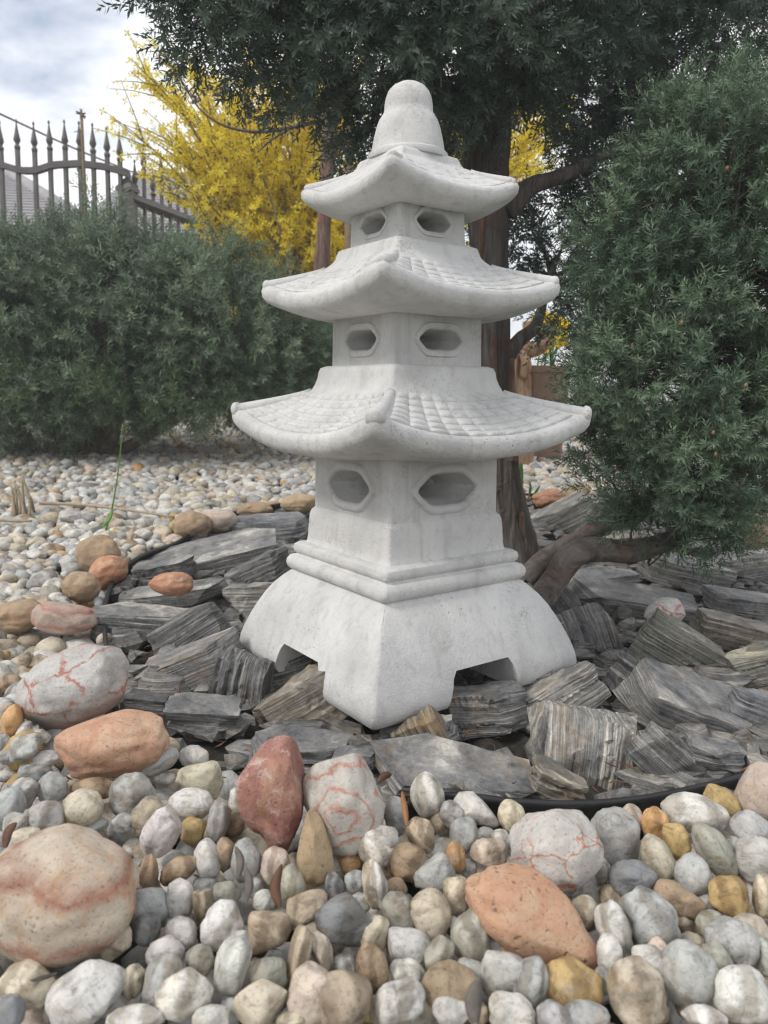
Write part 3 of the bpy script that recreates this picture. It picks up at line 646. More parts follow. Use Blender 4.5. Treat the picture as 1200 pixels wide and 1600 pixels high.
ch = link(bpy.data.objects.new('slate_chips', mesh_np('slate_chips', np.vstack(cv), np.vstack(cf), False, SLATE)), None, 'small dark slate chips filling gaps between the larger pieces', 'slate chips', None, 'stuff'); ch.color = (0.8, 0.79, 0.77, 0.75)

# ------------------------------------------------------------------ cobbles and pebbles
def rock_shape(sub, q, lump=0.14, cuts=3, cut_at=0.72, sq=2.0):
    V, F = ico(sub); V = np.sign(V)*np.abs(V)**(2.0/sq); V /= (np.sum(np.abs(V)**sq, 1)**(1/sq))[:, None]
    off = Vector(q.uniform(-90, 90, 3)); out = np.empty_like(V)
    for i, v in enumerate(V):
        p = Vector(v); out[i] = v*(1+lump*mnoise.noise(p*1.1+off)+lump*0.38*mnoise.noise(p*2.7-off)+lump*0.14*mnoise.noise(p*6.0+off))
    for _ in range(cuts):
        n = q.normal(size=3); n /= np.linalg.norm(n); d = cut_at+q.uniform(0, 0.2); t = out@n; over = np.maximum(t-d, 0); out -= (over*0.82)[:, None]*n
    lo, hi = out.min(0), out.max(0); out = (out-(lo+hi)/2)/((hi-lo)/2)
    return out, F
qp = np.random.default_rng(99)
PROT = []
for i in range(26):
    ang_ = i % 4 == 3
    V, F = rock_shape(4, qp, 0.26 if ang_ else 0.20, 7 if ang_ else 3, 0.52 if ang_ else 0.74, 2.0 if i % 2 else 2.3); PROT.append((V, F, mesh_np('pebble', V, F, True, PEB)))
ROUND = [i for i in range(26) if i % 4 != 3]; ANG = [i for i in range(26) if i % 4 == 3]
def stone_at(px, py, w, h, an, sink=0.42, lift=0.0):
    """matrix for a unit stone whose outline in the picture is about w x h px, resting on the gravel"""
    P = at_bed(px, py, 0.0); d = float((P-CO)@CF); hz = h*d/FPX
    P = at_bed(px, py, sink*0.5*hz+lift); d = float((P-CO)@CF); k = d/FPX; a = math.radians(an)
    ex = IR*math.cos(a)+IU*math.sin(a); ez = -IR*math.sin(a)+IU*math.cos(a); ey = np.cross(ez, ex)
    sx, sz = w*k/2, h*k/2; sy = min(1.05*math.sqrt(sx*sz), 1.0*max(sx, sz))*0.92
    R = np.array([ex*sx, ey*sy, ez*sz]).T; M = Matrix([[*R[r], P[r]] for r in range(3)]+[[0, 0, 0, 1]])
    return M, P, (sx, sy, sz)
M_VEIN = cobble_mat('white_red_veined', (0.52, 0.50, 0.47), (0.36, 0.35, 0.335), vein=(0.36, 0.15, 0.11), vein_scale=12.0, band=(0.42, 0.24, 0.19), band_scale=3.4)
M_SALM = cobble_mat('salmon_granite', (0.53, 0.33, 0.22), (0.42, 0.22, 0.14), warm=(0.52, 0.40, 0.28), pits=0.25)
M_BAND = cobble_mat('pink_banded', (0.54, 0.47, 0.38), (0.43, 0.34, 0.26), band=(0.29, 0.115, 0.075), band_scale=7.0, warm=(0.47, 0.28, 0.16), pits=0.25)
M_RED = cobble_mat('dark_red_flecked', (0.37, 0.19, 0.15), (0.23, 0.09, 0.075), fleck=(0.50, 0.41, 0.35), warm=(0.38, 0.22, 0.13), pits=0.4)
M_SWIRL = cobble_mat('white_red_swirl', (0.52, 0.49, 0.44), (0.40, 0.37, 0.33), band=(0.42, 0.15, 0.085), band_scale=19.0, rings=True)
M_TAN = cobble_mat('tan_flat', (0.47, 0.36, 0.23), (0.36, 0.26, 0.15))
M_WORM = cobble_mat('white_orange_cracked', (0.56, 0.53, 0.49), (0.43, 0.41, 0.38), vein=(0.45, 0.17, 0.09), vein_scale=26.0)
M_PIT = cobble_mat('orange_pitted', (0.54, 0.335, 0.22), (0.45, 0.245, 0.15), warm=(0.53, 0.40, 0.27), pits=1.1)
M_ORNG = cobble_mat('orange_smooth', (0.50, 0.27, 0.16), (0.43, 0.20, 0.115), fleck=(0.53, 0.42, 0.33))
M_PSTR = cobble_mat('pink_striped', (0.46, 0.36, 0.30), (0.36, 0.28, 0.23), band=(0.36, 0.16, 0.12), band_scale=10.0)
M_BROWN = cobble_mat('brown_tan', (0.40, 0.30, 0.20), (0.29, 0.21, 0.14), warm=(0.44, 0.27, 0.16))
M_PALE = cobble_mat('pale_pink', (0.55, 0.47, 0.40), (0.45, 0.36, 0.29), warm=(0.48, 0.33, 0.26))
# px, py, w, h, angle, material, angular, label, short landmark name
CB = [
(117, 1072, 172, 118, 20, M_VEIN, 0, 'large white cobble with thin red veins by the left slate edge', 'white red-veined cobble'),
(177, 1163, 176, 104, 9, M_SALM, 0, 'large smooth salmon cobble below the white red-veined one', 'salmon cobble'),
(98, 1398, 245, 196, -6, M_BAND, 0, 'biggest cream boulder with dark pink bands at left edge', 'big banded boulder'),
(424, 1240, 122, 178, 6, M_RED, 1, 'dark red flecked stone shaped like a wedge, standing upright', 'dark red stone'),
(538, 1254, 122, 156, 12, M_SWIRL, 0, 'white cobble with red swirl beside the dark red stone', 'red-swirl cobble'),
(491, 1326, 66, 120, 4, M_TAN, 1, 'tan flat pointed stone leaning below the red-swirl cobble', 'tan pointed stone'),
(867, 1328, 142, 132, -18, M_WORM, 0, 'white cobble with orange worm-like cracks near the edging', 'white orange-cracked cobble'),
(831, 1428, 232, 118, -32, M_PIT, 0, 'long orange pitted cobble lying aslant', 'orange pitted cobble'),
(268, 912, 68, 38, 0, M_ORNG, 0, 'small bright orange oval stone resting on slate', 'orange oval stone'),
(156, 866, 66, 62, 25, M_BROWN, 0, 'tan rounded cobble at the back of the stones by the edging', 'rear tan cobble'),
(166, 893, 66, 48, 30, M_ORNG, 0, 'orange and white cobble between two tan ones', 'orange and white cobble'),
(126, 918, 60, 50, 0, M_BROWN, 0, 'brownish cobble in front of the orange and white one', 'brownish cobble'),
(100, 965, 110, 50, -6, M_PSTR, 0, 'pink striped long cobble touching the slate', 'pink striped cobble'),
(32, 963, 84, 52, 4, M_BROWN, 0, 'tan cobble left of the pink striped one', 'left tan cobble'),
(300, 820, 58, 46, 10, M_BROWN, 0, 'tan brown cobble at the back corner of the bed', 'back tan cobble'),
(342, 814, 62, 38, -5, M_PALE, 0, 'pinkish cobble behind the back tan one', 'pinkish back cobble'),
(398, 796, 56, 26, 0, M_BROWN, 0, 'flat tan cobble behind the dark grey slab', 'flat back cobble'),
(468, 787, 60, 32, 5, M_TAN, 0, 'yellowish tan cobble just left of the pagoda plinth', 'yellowish back cobble'),
(1196, 1236, 104, 86, 20, M_PALE, 0, 'large pale pink cobble cut off by the right edge', 'pale pink cobble'),
(1038, 956, 62, 44, 8, M_VEIN, 0, 'white rounded stone lying on the slates at right', 'white stone on slate'),
(858, 778, 52, 28, 8, M_ORNG, 0, 'pinkish orange cobble behind the trunk beside the weed', 'orange cobble by weed'),
(902, 774, 42, 36, 0, M_TAN, 0, 'tan blocky cobble right of the orange one behind the trunk', 'tan cobble by weed'),
(1186, 832, 52, 60, 0, M_TAN, 0, 'tan cobble under the shrub at the right edge', 'tan cobble under shrub'),
]
qc = np.random.default_rng(41); LM = []
for px, py, wd, ht, an, mt, angl, lab, short in CB:
    big = wd > 90; up = 0.0
    if 'on slate' in short: up = 0.055
    if 'oval' in short: up = 0.045
    M, P, s = stone_at(px, py, wd, ht, an, 0.75 if big else 0.6, up)
    V, F = rock_shape(5, qc, 0.20, 5 if angl else 4, 0.66 if angl else 0.80, 2.5 if angl else 2.1)
    if short == 'dark red stone':       # wedge: wide at the top right, narrow at the foot
        lf_ = np.interp(V[:, 2], [-1, -0.3, 0.45, 1], [-0.5, -0.6, -1.0, -0.35]); rt_ = np.interp(V[:, 2], [-1, 0, 1], [0.62, 0.9, 1.0]); V[:, 0] = lf_+(rt_-lf_)*(V[:, 0]+1)/2
    if short == 'tan pointed stone': V[:, 0] *= (0.78-0.42*np.maximum(V[:, 2], -0.4)); V[:, 1] *= 0.7
    if short == 'orange pitted cobble': V[:, 2] *= (1-0.16*V[:, 0]**2)
    if short == 'salmon cobble': V[:, 2] *= (0.94+0.10*V[:, 0]*-1)
    sc = np.array(s); R = M.to_3x3(); R.normalize()
    o = bpy.data.objects.new('cobble', mesh_np('cobble', V*sc, F, True, mt)); o.matrix_world = Matrix.Translation(M.translation) @ R.to_4x4()
    link(o, None, lab, 'cobble'); LM.append((short, px, py, max(wd, ht)))
PC = {'w': (0.57, 0.56, 0.535), 'g': (0.40, 0.405, 0.40), 'd': (0.225, 0.235, 0.245), 't': (0.42, 0.35, 0.265), 'c': (0.54, 0.485, 0.385), 'y': (0.46, 0.335, 0.15), 'b': (0.33, 0.245, 0.165), 'k': (0.52, 0.44, 0.375), 's': (0.34, 0.335, 0.285), 'o': (0.50, 0.30, 0.14)}
PN = {'w': 'white', 'g': 'grey', 'd': 'dark grey', 't': 'tan', 'c': 'cream', 'y': 'golden', 'b': 'brown', 'k': 'pinkish', 's': 'speckled', 'o': 'orange'}
# foreground pebbles read off two enlarged crops of the photograph (crop scale 1.935)
BL = [(470,215,140,75,25,'g'),(585,195,95,60,0,'w'),(605,258,145,105,-10,'c',1),(500,262,70,40,0,'g'),(400,310,140,125,0,'g'),(255,350,130,110,10,'c'),(158,290,95,90,0,'g'),(75,305,80,95,-30,'g'),(145,375,110,92,0,'g'),(20,355,95,130,-20,'g'),
(140,205,85,50,0,'w'),(70,172,110,75,20,'g',1),(110,245,100,50,0,'d'),(280,295,140,60,0,'b'),(580,340,140,95,5,'w'),(445,375,90,120,-40,'t'),(485,430,110,172,-25,'w'),(585,425,82,82,0,'y'),(660,395,70,120,-10,'g'),(700,405,80,85,0,'b'),
(625,510,80,120,10,'w'),(745,510,90,125,0,'g'),(680,495,60,110,0,'b'),(540,540,120,75,30,'b'),(450,545,60,100,0,'b'),(835,525,90,105,0,'k'),(440,650,140,110,10,'g'),(545,625,85,110,0,'w'),(612,650,62,120,0,'t',1),(685,615,82,72,0,'s'),
(800,635,72,62,-30,'w'),(675,710,130,145,-25,'w'),(545,730,95,90,0,'w'),(500,790,112,95,0,'w'),(605,820,90,100,0,'s'),(702,825,108,188,-15,'w'),(810,730,135,140,-10,'t',1),(925,660,110,150,-45,'t',1),(1045,690,190,175,5,'d',1),(905,800,70,165,-12,'t',1),
(970,785,70,120,25,'k',1),(1010,590,62,82,0,'d'),(1075,580,72,72,0,'g'),(1130,580,74,142,8,'c'),(1140,475,120,122,30,'w'),(1190,375,56,112,0,'g'),(1135,735,78,122,-20,'c'),(1125,835,100,142,10,'b'),(1040,835,75,75,0,'g'),(1190,668,70,112,0,'c'),
(1195,775,62,82,0,'k'),(340,765,112,125,0,'c',1),(195,785,195,118,12,'d'),(80,890,168,136,-8,'c'),(262,915,222,160,28,'w'),(402,880,72,108,-5,'c'),(490,880,118,160,-20,'g'),(556,917,172,142,0,'w'),(782,950,185,128,8,'c',1),(940,912,138,165,-8,'k'),
(1040,935,180,185,30,'t'),(815,850,112,92,0,'s'),(640,985,112,66,0,'w'),(408,990,180,72,5,'w'),(880,996,92,50,0,'c'),(1175,950,90,120,0,'w'),(30,970,80,110,0,'d'),(160,975,60,60,0,'s'),(85,442,95,56,0,'c'),(35,90,68,105,-20,'o'),
(12,160,48,62,0,'g'),(75,132,52,84,-20,'w'),(120,140,62,52,0,'w'),(292,402,72,46,0,'g'),(378,400,90,62,0,'g'),(512,168,62,58,0,'t'),(722,330,60,84,0,'w'),(880,592,92,132,-10,'s'),(622,592,82,62,0,'d'),(1180,518,46,72,0,'o'),
(38,30,70,44,10,'w'),(20,200,50,46,0,'g'),(45,400,90,70,10,'g'),(520,690,70,60,0,'g'),(440,590,80,60,10,'t'),(560,690,60,50,0,'g'),(770,590,60,60,20,'g'),(330,700,100,60,0,'g'),(440,720,90,90,0,'d'),(860,430,70,60,0,'g'),(640,440,50,60,0,'t'),(1060,520,70,70,20,'o'),(1090,640,60,60,0,'g'),(250,840,60,60,0,'g'),(450,950,60,70,0,'g'),(700,960,70,70,0,'g'),(1085,480,60,60,0,'y')]
BR = [(170,318,105,138,10,'w'),(75,380,70,128,0,'g'),(40,472,98,122,-20,'w'),(150,437,92,112,30,'t',1),(205,400,70,62,0,'t'),(250,377,92,72,-30,'g'),(320,360,158,90,-15,'w',1),(425,377,85,97,10,'c'),(280,436,90,108,-15,'g'),(348,432,64,44,0,'g'),
(390,450,66,62,0,'w'),(355,488,122,82,0,'k'),(115,516,116,110,-10,'b'),(190,551,130,112,10,'g',1),(255,502,62,92,0,'o'),(295,536,52,58,0,'g'),(20,587,60,152,5,'w'),(85,671,98,130,20,'s'),(182,680,130,152,10,'c'),(265,621,96,112,0,'c'),
(305,736,132,188,5,'s',1),(75,602,72,72,0,'b'),(15,732,74,102,0,'c'),(120,771,152,88,-12,'w'),(205,802,82,112,-45,'s'),(110,851,112,76,0,'w'),(8,842,84,132,0,'b'),(240,892,182,132,10,'b'),(395,856,132,148,-15,'w',1),(90,936,155,108,15,'w'),
(240,962,112,80,0,'w'),(430,972,155,105,-10,'w'),(485,882,110,165,-20,'g'),(440,772,104,82,0,'o'),(610,884,186,136,0,'y'),(800,905,172,192,8,'c'),(735,716,108,158,10,'w'),(720,802,76,132,0,'w'),(842,690,170,190,25,'g'),(725,622,78,72,-30,'t'),
(790,566,147,106,-4,'d'),(735,436,152,166,0,'g'),(790,386,72,92,0,'k'),(860,406,82,112,10,'o'),(925,457,76,112,10,'y'),(868,507,92,146,25,'c'),(925,627,160,82,-25,'b'),(975,556,112,122,0,'g'),(980,366,206,104,-8,'w'),(1065,330,72,120,50,'y'),
(1036,480,100,176,30,'s'),(1147,416,112,112,0,'g'),(1160,506,130,142,-8,'w'),(1078,621,126,120,0,'y'),(1188,622,64,132,0,'c'),(1095,762,176,142,0,'g'),(1030,706,92,82,20,'s'),(1150,722,116,86,-15,'c'),(960,852,178,178,0,'g'),(1050,832,92,146,25,'s'),
(850,832,92,132,30,'w'),(868,796,72,94,0,'k'),(970,762,84,62,0,'c'),(1130,922,182,172,-30,'w'),(1192,802,52,108,0,'g'),(1010,988,134,66,0,'w'),(550,988,110,94,0,'g'),(650,978,142,76,0,'g'),(960,955,82,62,0,'b'),(1140,842,76,46,0,'k'),
(700,542,52,82,0,'w'),(690,492,62,62,0,'g'),(650,668,100,90,-30,'c'),(600,590,80,60,0,'g'),(380,570,60,60,0,'t'),(350,620,80,60,0,'g'),(380,760,90,80,10,'g'),(300,850,90,70,0,'g'),(560,800,90,70,10,'g'),(650,790,70,70,0,'t'),(930,700,80,60,0,'t'),(1010,640,60,60,0,'g'),(900,780,60,60,0,'g'),(620,380,50,40,0,'w'),(960,420,60,40,0,'w'),(1100,470,60,60,0,'g'),(700,880,60,90,0,'g'),(870,970,60,60,0,'t'),(20,960,60,80,0,'t'),(320,970,70,60,0,'t'),(1085,540,60,80,0,'c')]
PB = []   # px, py, w, h, angle, colour, angular
for lst, ox in ((BL, 0), (BR, 580)):
    for r in lst: PB.append((ox+r[0]/1.935, 1080+r[1]/1.935, r[2]/1.935*0.99, r[3]/1.935*0.99, r[4], r[5], len(r) > 6))
qn = np.random.default_rng(17); PEBS = []    # (px, py, size px, colour, shape, object)
def shape_word(wd, ht, angl):
    if angl: return 'angular'
    r = max(wd, ht)/max(1, min(wd, ht)); return 'round' if r < 1.18 else ('oval' if r < 1.55 else 'elongated')
def add_pebble(M, colk, angl, px, py, wd, ht):
    idx = int(qn.choice(ANG if angl else ROUND)); o = bpy.data.objects.new('pebble', PROT[idx][2]); o.matrix_world = M
    c = np.array(PC[colk])*qn.uniform(0.86, 1.12)*(1+0.012*qn.normal(size=3)); o.color = (*np.clip(c, 0.03, 0.68), 1)
    link(o); PEBS.append((px, py, max(wd, ht), colk, shape_word(wd, ht, angl), o))
for px, py, wd, ht, an, c, angl in PB:
    small = max(wd, ht) < 44
    M, P, s = stone_at(px, py, wd, ht, an, 0.30 if small else 0.55, -0.006 if small else 0.004)
    add_pebble(M, c, angl, px, py, wd, ht)
# scattered pebbles: a jittered hexagonal bed in two layers
qs = np.random.default_rng(5); cand = []
keys = list('wgtckdsyob'); wts = np.array([0.36, 0.22, 0.11, 0.13, 0.07, 0.03, 0.03, 0.02, 0.02, 0.01]); wts /= wts.sum()
for layer in (0, 1):
    y = 0.42
    while y < 5.6:
        hw = 0.62*y+0.45; step = 0.036 if y < 2.2 else 0.038; n = int(2*hw/step); xs = -hw+step*np.arange(n)+qs.uniform(-0.5, 0.5)*step
        for x in xs: cand.append((x+qs.normal(0, 0.007), y+qs.normal(0, 0.007), layer))
        y += step*0.9
cand = np.array(cand); ins = inside_bed(cand[:, 0], cand[:, 1])
# keep clear of the slate bed and its edging
dmin = np.min(np.linalg.norm(cand[:, None, :2]-EDGE_S[None, ::2, :2], axis=2), axis=1)
cand = cand[(~ins) & (dmin > 0.026)]
lp = np.array([(p[0], p[1], 0.5*max(p[2], p[3])) for p in PB]); cb = np.array([(p[1], p[2], p[3]) for p in LM])
rows = []
for x, y, layer in cand:
    z0 = float(bed_z(y)); (pxy, d) = to_px(np.array([x, y, z0])); front = pxy[1] > 1165 and -60 < pxy[0] < 1260
    if layer == 0 and y > 2.9: continue
    if front and layer == 1: continue                   # the hand-read pebbles make the top layer there
    near = np.hypot(cb[:, 0]-pxy[0], cb[:, 1]-pxy[1]+0.25*cb[:, 2]) < cb[:, 2]*0.42
    if layer == 1 and near.any(): continue
    s = qs.gamma(14, 0.0195/14)*(1.0 if layer == 1 else 1.05)*(1.08 if y > 2.2 else 1.0)
    zc = z0+(-0.010 if layer == 1 else (-0.034 if not front else -0.036))+qs.normal(0, 0.004)
    rows.append((x, y, zc, s, layer, pxy[0], pxy[1], 2*s*FPX/d))
rows = np.array(rows)
vis = (rows[:, 4] == 1) & (rows[:, 5] > -20) & (rows[:, 5] < 1220) & (rows[:, 6] < 1650) & (rows[:, 6] > 650)
order = np.where(vis)[0]; order = order[np.argsort(-rows[order, 7])]; n_ind = max(0, 300-len(PEBS)); ind = set(order[:n_ind].tolist())
LOWS = [rock_shape(2, qp, 0.2, 3, 0.74, 2.1) for _ in range(10)]; LOWER = [rock_shape(1, qp, 0.18, 1, 0.85, 2.0) for _ in range(8)]
gv = []; gf = []; gc = []; go = 0
for i, (x, y, zc, s, layer, px, py, spx) in enumerate(rows):
    colk = str(qs.choice(keys, p=wts)); el = np.array([qs.uniform(0.95, 1.45), qs.uniform(0.80, 1.1), qs.uniform(0.60, 0.85)])*s
    Rm = Quaternion((0, 0, 1), qs.uniform(0, 6.28)).to_matrix() @ Quaternion((1, 0, 0), qs.normal(0, 0.38)).to_matrix() @ Quaternion((0, 1, 0), qs.normal(0, 0.38)).to_matrix()
    if i in ind:
        M = Matrix.Translation((x, y, zc)) @ Rm.to_4x4() @ Matrix.Diagonal((*el, 1.0)); add_pebble(M, colk, qs.random() < 0.2, px, py, spx*el[0]/s, spx*el[2]/s*1.15); continue
    P_ = LOWS[int(qs.integers(10))] if y < 1.75 else LOWER[int(qs.integers(8))]
    gv.append((P_[0]*el)@np.array(Rm).T+np.array([x, y, zc])); gf.append(P_[1]+go); go += len(P_[0])
    c = np.array(PC[colk])*qs.uniform(0.85, 1.12); gc.append(np.tile(c, (len(P_[0]), 1)))
link(bpy.data.objects.new('gravel', mesh_np('gravel', np.vstack(gv), np.vstack(gf), True, GRAV, {'tint': np.vstack(gc)})), None, 'pale river gravel of rounded stones covering the garden ground', 'gravel', None, 'stuff')
# labels that single each pebble out: its look and its rank by distance from a landmark cobble
from collections import defaultdict
ORD = ['closest', 'second closest', 'third closest', 'fourth closest', 'fifth closest', 'sixth closest', 'seventh closest', 'eighth closest', 'ninth closest', 'tenth closest', 'eleventh closest', 'twelfth closest', 'thirteenth closest', 'fourteenth closest', 'fifteenth closest']
grp = defaultdict(list)
for px, py, sz, ck, sh, o in PEBS:
    b = min(LM[:20], key=lambda m: math.hypot(m[1]-px, m[2]-py)/(m[3]**0.5)); dx, dy = px-b[1], py-b[2]
    rel = ('right of' if dx > 0 else 'left of') if abs(dx) > abs(dy) else ('below' if dy > 0 else 'above')
    grp[(ck, sh, rel, b[0])].append((math.hypot(dx, dy), sz, o))
for (ck, sh, rel, nm), lst in grp.items():
    lst.sort(key=lambda r: r[0])
    for k, (dd, sz, o) in enumerate(lst):
        rank = '' if len(lst) == 1 else (ORD[min(k, 14)]+' ')
        o['label'] = f'{PN[ck]} {sh} pebble, {rank}{rel} the {nm}' if rank else f'{PN[ck]} {sh} pebble {rel} the {nm}'
        o['category'] = 'pebble'; o['group'] = 'loose river pebbles'

# ------------------------------------------------------------------ plants
def sprig(q, L, nl, nw, whorls, open_=1.12, per=3):
    V = []; T = []
    for k in range(whorls):
        f = (k+0.5)/whorls; c = np.array([0.06*L*math.sin(2.5*f), 0, L*f]); a0 = q.uniform(0, 6.28)
        for j in range(per):
            a = a0+2*math.pi*j/per+q.normal(0, 0.2); ln = nl*q.uniform(0.75, 1.1)*(1.0-0.25*max(0, f-0.7)/0.3); op = open_*(1-0.30*f)+q.normal(0, 0.14)
            r = np.array([math.cos(a), math.sin(a), 0]); d = r*math.sin(op)+np.array([0, 0, math.cos(op)]); s = np.cross(d, r); s /= np.linalg.norm(s)+1e-9
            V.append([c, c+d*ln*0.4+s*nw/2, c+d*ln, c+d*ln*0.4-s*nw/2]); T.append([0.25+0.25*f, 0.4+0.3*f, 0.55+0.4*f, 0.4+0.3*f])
    return np.array(V), np.array(T)
def frame(z, roll):
    z = z/np.linalg.norm(z); u = np.cross(z, [0.3, 0.9, 0.2]); u /= np.linalg.norm(u); v = np.cross(z, u); c, s = math.cos(roll), math.sin(roll)
    return np.array([c*u+s*v, -s*u+c*v, z]).T
def shoot(q, L, n_side, nl, nw, whorls, per=3):
    V = []; T = []
    for k in range(n_side+1):
        f = (k+0.6)/(n_side+1); last = k == n_side
        Ls = L*(0.42 if not last else 0.40)*(1-0.35*f)*q.uniform(0.8, 1.2); v, t = sprig(q, Ls, nl, nw, max(3, int(whorls*(1-0.3*f))), per=per)
        a = k*2.4+q.normal(0, 0.3); tilt = 0.0 if last else q.uniform(0.55, 0.95); d = np.array([math.cos(a)*math.sin(tilt), math.sin(a)*math.sin(tilt), math.cos(tilt)])
        R = frame(d, q.uniform(0, 6.28)); base = np.array([0.05*L*math.sin(3*f), 0.04*L*math.cos(2*f), L*f*0.75])
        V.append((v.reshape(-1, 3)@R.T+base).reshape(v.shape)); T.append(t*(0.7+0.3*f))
    return np.vstack(V), np.vstack(T)
def scatter(shoots, pos, dirs, scale, q, tintmul):
    VV = []; TT = []
    for p, d, s, tm in zip(pos, dirs, scale, tintmul):
        v, t = shoots[int(q.integers(len(shoots)))]; R = frame(d, q.uniform(0, 6.28)); VV.append((v.reshape(-1, 3)@R.T)*s+p); TT.append(np.clip(t.ravel()*tm, 0, 1))
    V = np.vstack(VV); n = len(V)//4; i = np.arange(n)*4; F = np.vstack([np.c_[i, i+1, i+2], np.c_[i, i+2, i+3]])
    return V, F, np.concatenate(TT)
def blob_points(blobs, n, q, shell=0.28, inner=0.25, clip=None, up=0.35):
    """points near the surface of a union of ellipsoids (cx,cy,cz,rx,ry,rz), with outward directions"""
    B = np.array(blobs, float); vol = np.prod(B[:, 3:], axis=1)**(0.72); vol /= vol.sum(); P = []; D = []
    while len(P) < n:
        b = B[int(q.choice(len(B), p=vol))]; u = q.normal(size=3); u /= np.linalg.norm(u); inn = q.random() < inner
        r = q.uniform(0.2, 0.75) if inn else 1-shell*abs(q.normal())*0.6; p = b[:3]+u*r*b[3:]
        lump = 0.14*mnoise.noise(Vector(p*6.5)); p = b[:3]+u*(r+lump)*b[3:]
        e = ((p-B[:, :3])/B[:, 3:]); ins_ = (np.sum(e*e, 1) < 0.5).sum()
        if ins_ > 0 and not inn: continue
        if clip is not None and not clip(p): continue
        nrm = u/b[3:]; nrm /= np.linalg.norm(nrm); d = nrm*0.8+np.array([0, 0, up])+q.normal(0, 0.42, 3); P.append(p-0.02*nrm); D.append(d/np.linalg.norm(d))
    return np.array(P), np.array(D)
def px_blob(px, py, Y, wpx, hpx, ry):
    P = at_y(px, py, Y); k = float((P-CO)@CF)/FPX; return (P[0], P[1], P[2], wpx*k/2, ry, hpx*k/2)
qf = np.random.default_rng(11)
def crown(name, blobs, n, shoots, mat, parent, q, size=(0.8, 1.2), inner=0.25, clip=None, up=0.35, loc=None, tm=(0.6, 1.25)):
    P, D = blob_points(blobs, n, q, inner=inner, clip=clip, up=up)
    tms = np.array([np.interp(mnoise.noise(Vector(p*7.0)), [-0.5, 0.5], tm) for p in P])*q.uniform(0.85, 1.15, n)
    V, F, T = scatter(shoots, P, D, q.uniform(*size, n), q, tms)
    if loc is not None: V = V-np.array(loc)
    me = mesh_np(name, V, F, False, mat, {'tint': T}); return part(name, me, parent, kind='stuff'), P
def twigs(P, root_pts, q, n, r=0.003, loc=(0, 0, 0)):
    """thin branches from skeleton points out to crown points"""
    out = []; R_ = np.array(root_pts)
    for p in P[q.choice(len(P), n, replace=False)]:
        dd = np.linalg.norm(R_-p, axis=1); a = R_[int(np.argsort(dd)[int(q.integers(0, 3))])]; m = (a+p)/2+q.normal(0, 0.03, 3)
        out.append(tube(np.array([a, m, p])-np.array(loc), [r*1.6, r, r*0.45], 4, sub=3))
    return out

# --- near shrub at the right
sh_near = [shoot(qf, L_, k_, 0.0160, 0.0025, 9) for L_, k_ in ((0.09, 7), (0.10, 7), (0.085, 6), (0.115, 8), (0.10, 6), (0.08, 6))]
base_sh = at_bed(850, 945, 0.0)
limb1 = np.array([at_y(822, 905, 1.66), at_y(855, 872, 1.66), at_y(905, 842, 1.64), at_y(965, 812, 1.62), at_y(1030, 760, 1.60), at_y(1080, 640, 1.60), at_y(1100, 480, 1.6)])
limb2 = np.array([at_y(838, 948, 1.52), at_y(868, 905, 1.52), at_y(892, 870, 1.52), at_y(935, 858, 1.53), at_y(985, 862, 1.55), at_y(1060, 835, 1.58), at_y(1120, 740, 1.60), at_y(1140, 520, 1.62), at_y(1130, 300, 1.62)])
shrub = thing('juniper_shrub', (float(base_sh[0]), float(base_sh[1]), float(base_sh[2])), 'upright green juniper shrub filling the right side beside the pagoda', 'shrub')
LOCS = np.array(shrub.location)
part('limb', tubes_mesh('limb', [tube(limb1-LOCS, [0.026, 0.021, 0.018, 0.016, 0.014, 0.011, 0.006], 28, 0.075, qf, sub=10)], BARK_LIMB), shrub)
part('limb', tubes_mesh('limb', [tube(limb2-LOCS, [0.028, 0.025, 0.027, 0.025, 0.022, 0.018, 0.014, 0.010, 0.006], 30, 0.085, qf, sub=10)], BARK_LIMB), shrub)
Bs = [px_blob(1100, 470, 1.62, 330, 330, 0.22), px_blob(1060, 620, 1.58, 340, 300, 0.22), px_blob(1110, 300, 1.62, 270, 300, 0.20), px_blob(1110, 205, 1.64, 150, 160, 0.14), px_blob(1050, 740, 1.56, 270, 200, 0.18), px_blob(1060, 815, 1.54, 170, 110, 0.12), px_blob(1240, 460, 1.66, 300, 520, 0.24), px_blob(1200, 680, 1.62, 280, 260, 0.22), px_blob(985, 400, 1.58, 160, 180, 0.12), px_blob(975, 570, 1.55, 140, 190, 0.12), px_blob(1040, 240, 1.6, 100, 150, 0.1), px_blob(1190, 200, 1.62, 110, 150, 0.12), px_blob(965, 700, 1.54, 140, 110, 0.1)]
shr, Pshr = crown('foliage', Bs, 1800, sh_near, NEEDLE_R, shrub, np.random.default_rng(8), (0.75, 1.2), 0.25, None, 0.42, LOCS, (0.40, 1.40))  # random clump tint, widened to paint dark gaps and highlights into the foliage colour
part('twigs', tubes_mesh('twigs', twigs(Pshr, np.vstack([catmull(limb1, 4)[14:], catmull(limb2, 4)[16:]]), qf, 420, 0.0026, LOCS), TWIG), shrub, kind='stuff')
bv, bf = ico(1); bp = Pshr[qf.choice(len(Pshr), 120, replace=False)]; bp = bp[bp[:, 1] < 1.56]
part('buds', mesh_np('buds', np.vstack([bv*np.array([0.0035, 0.0035, 0.0048])*qf.uniform(0.8, 1.2)+p+np.array([0, -0.045, 0.03])-LOCS for p in bp]), np.vstack([bf+i*len(bv) for i in range(len(bp))]), True, BUDS), shrub, kind='stuff')

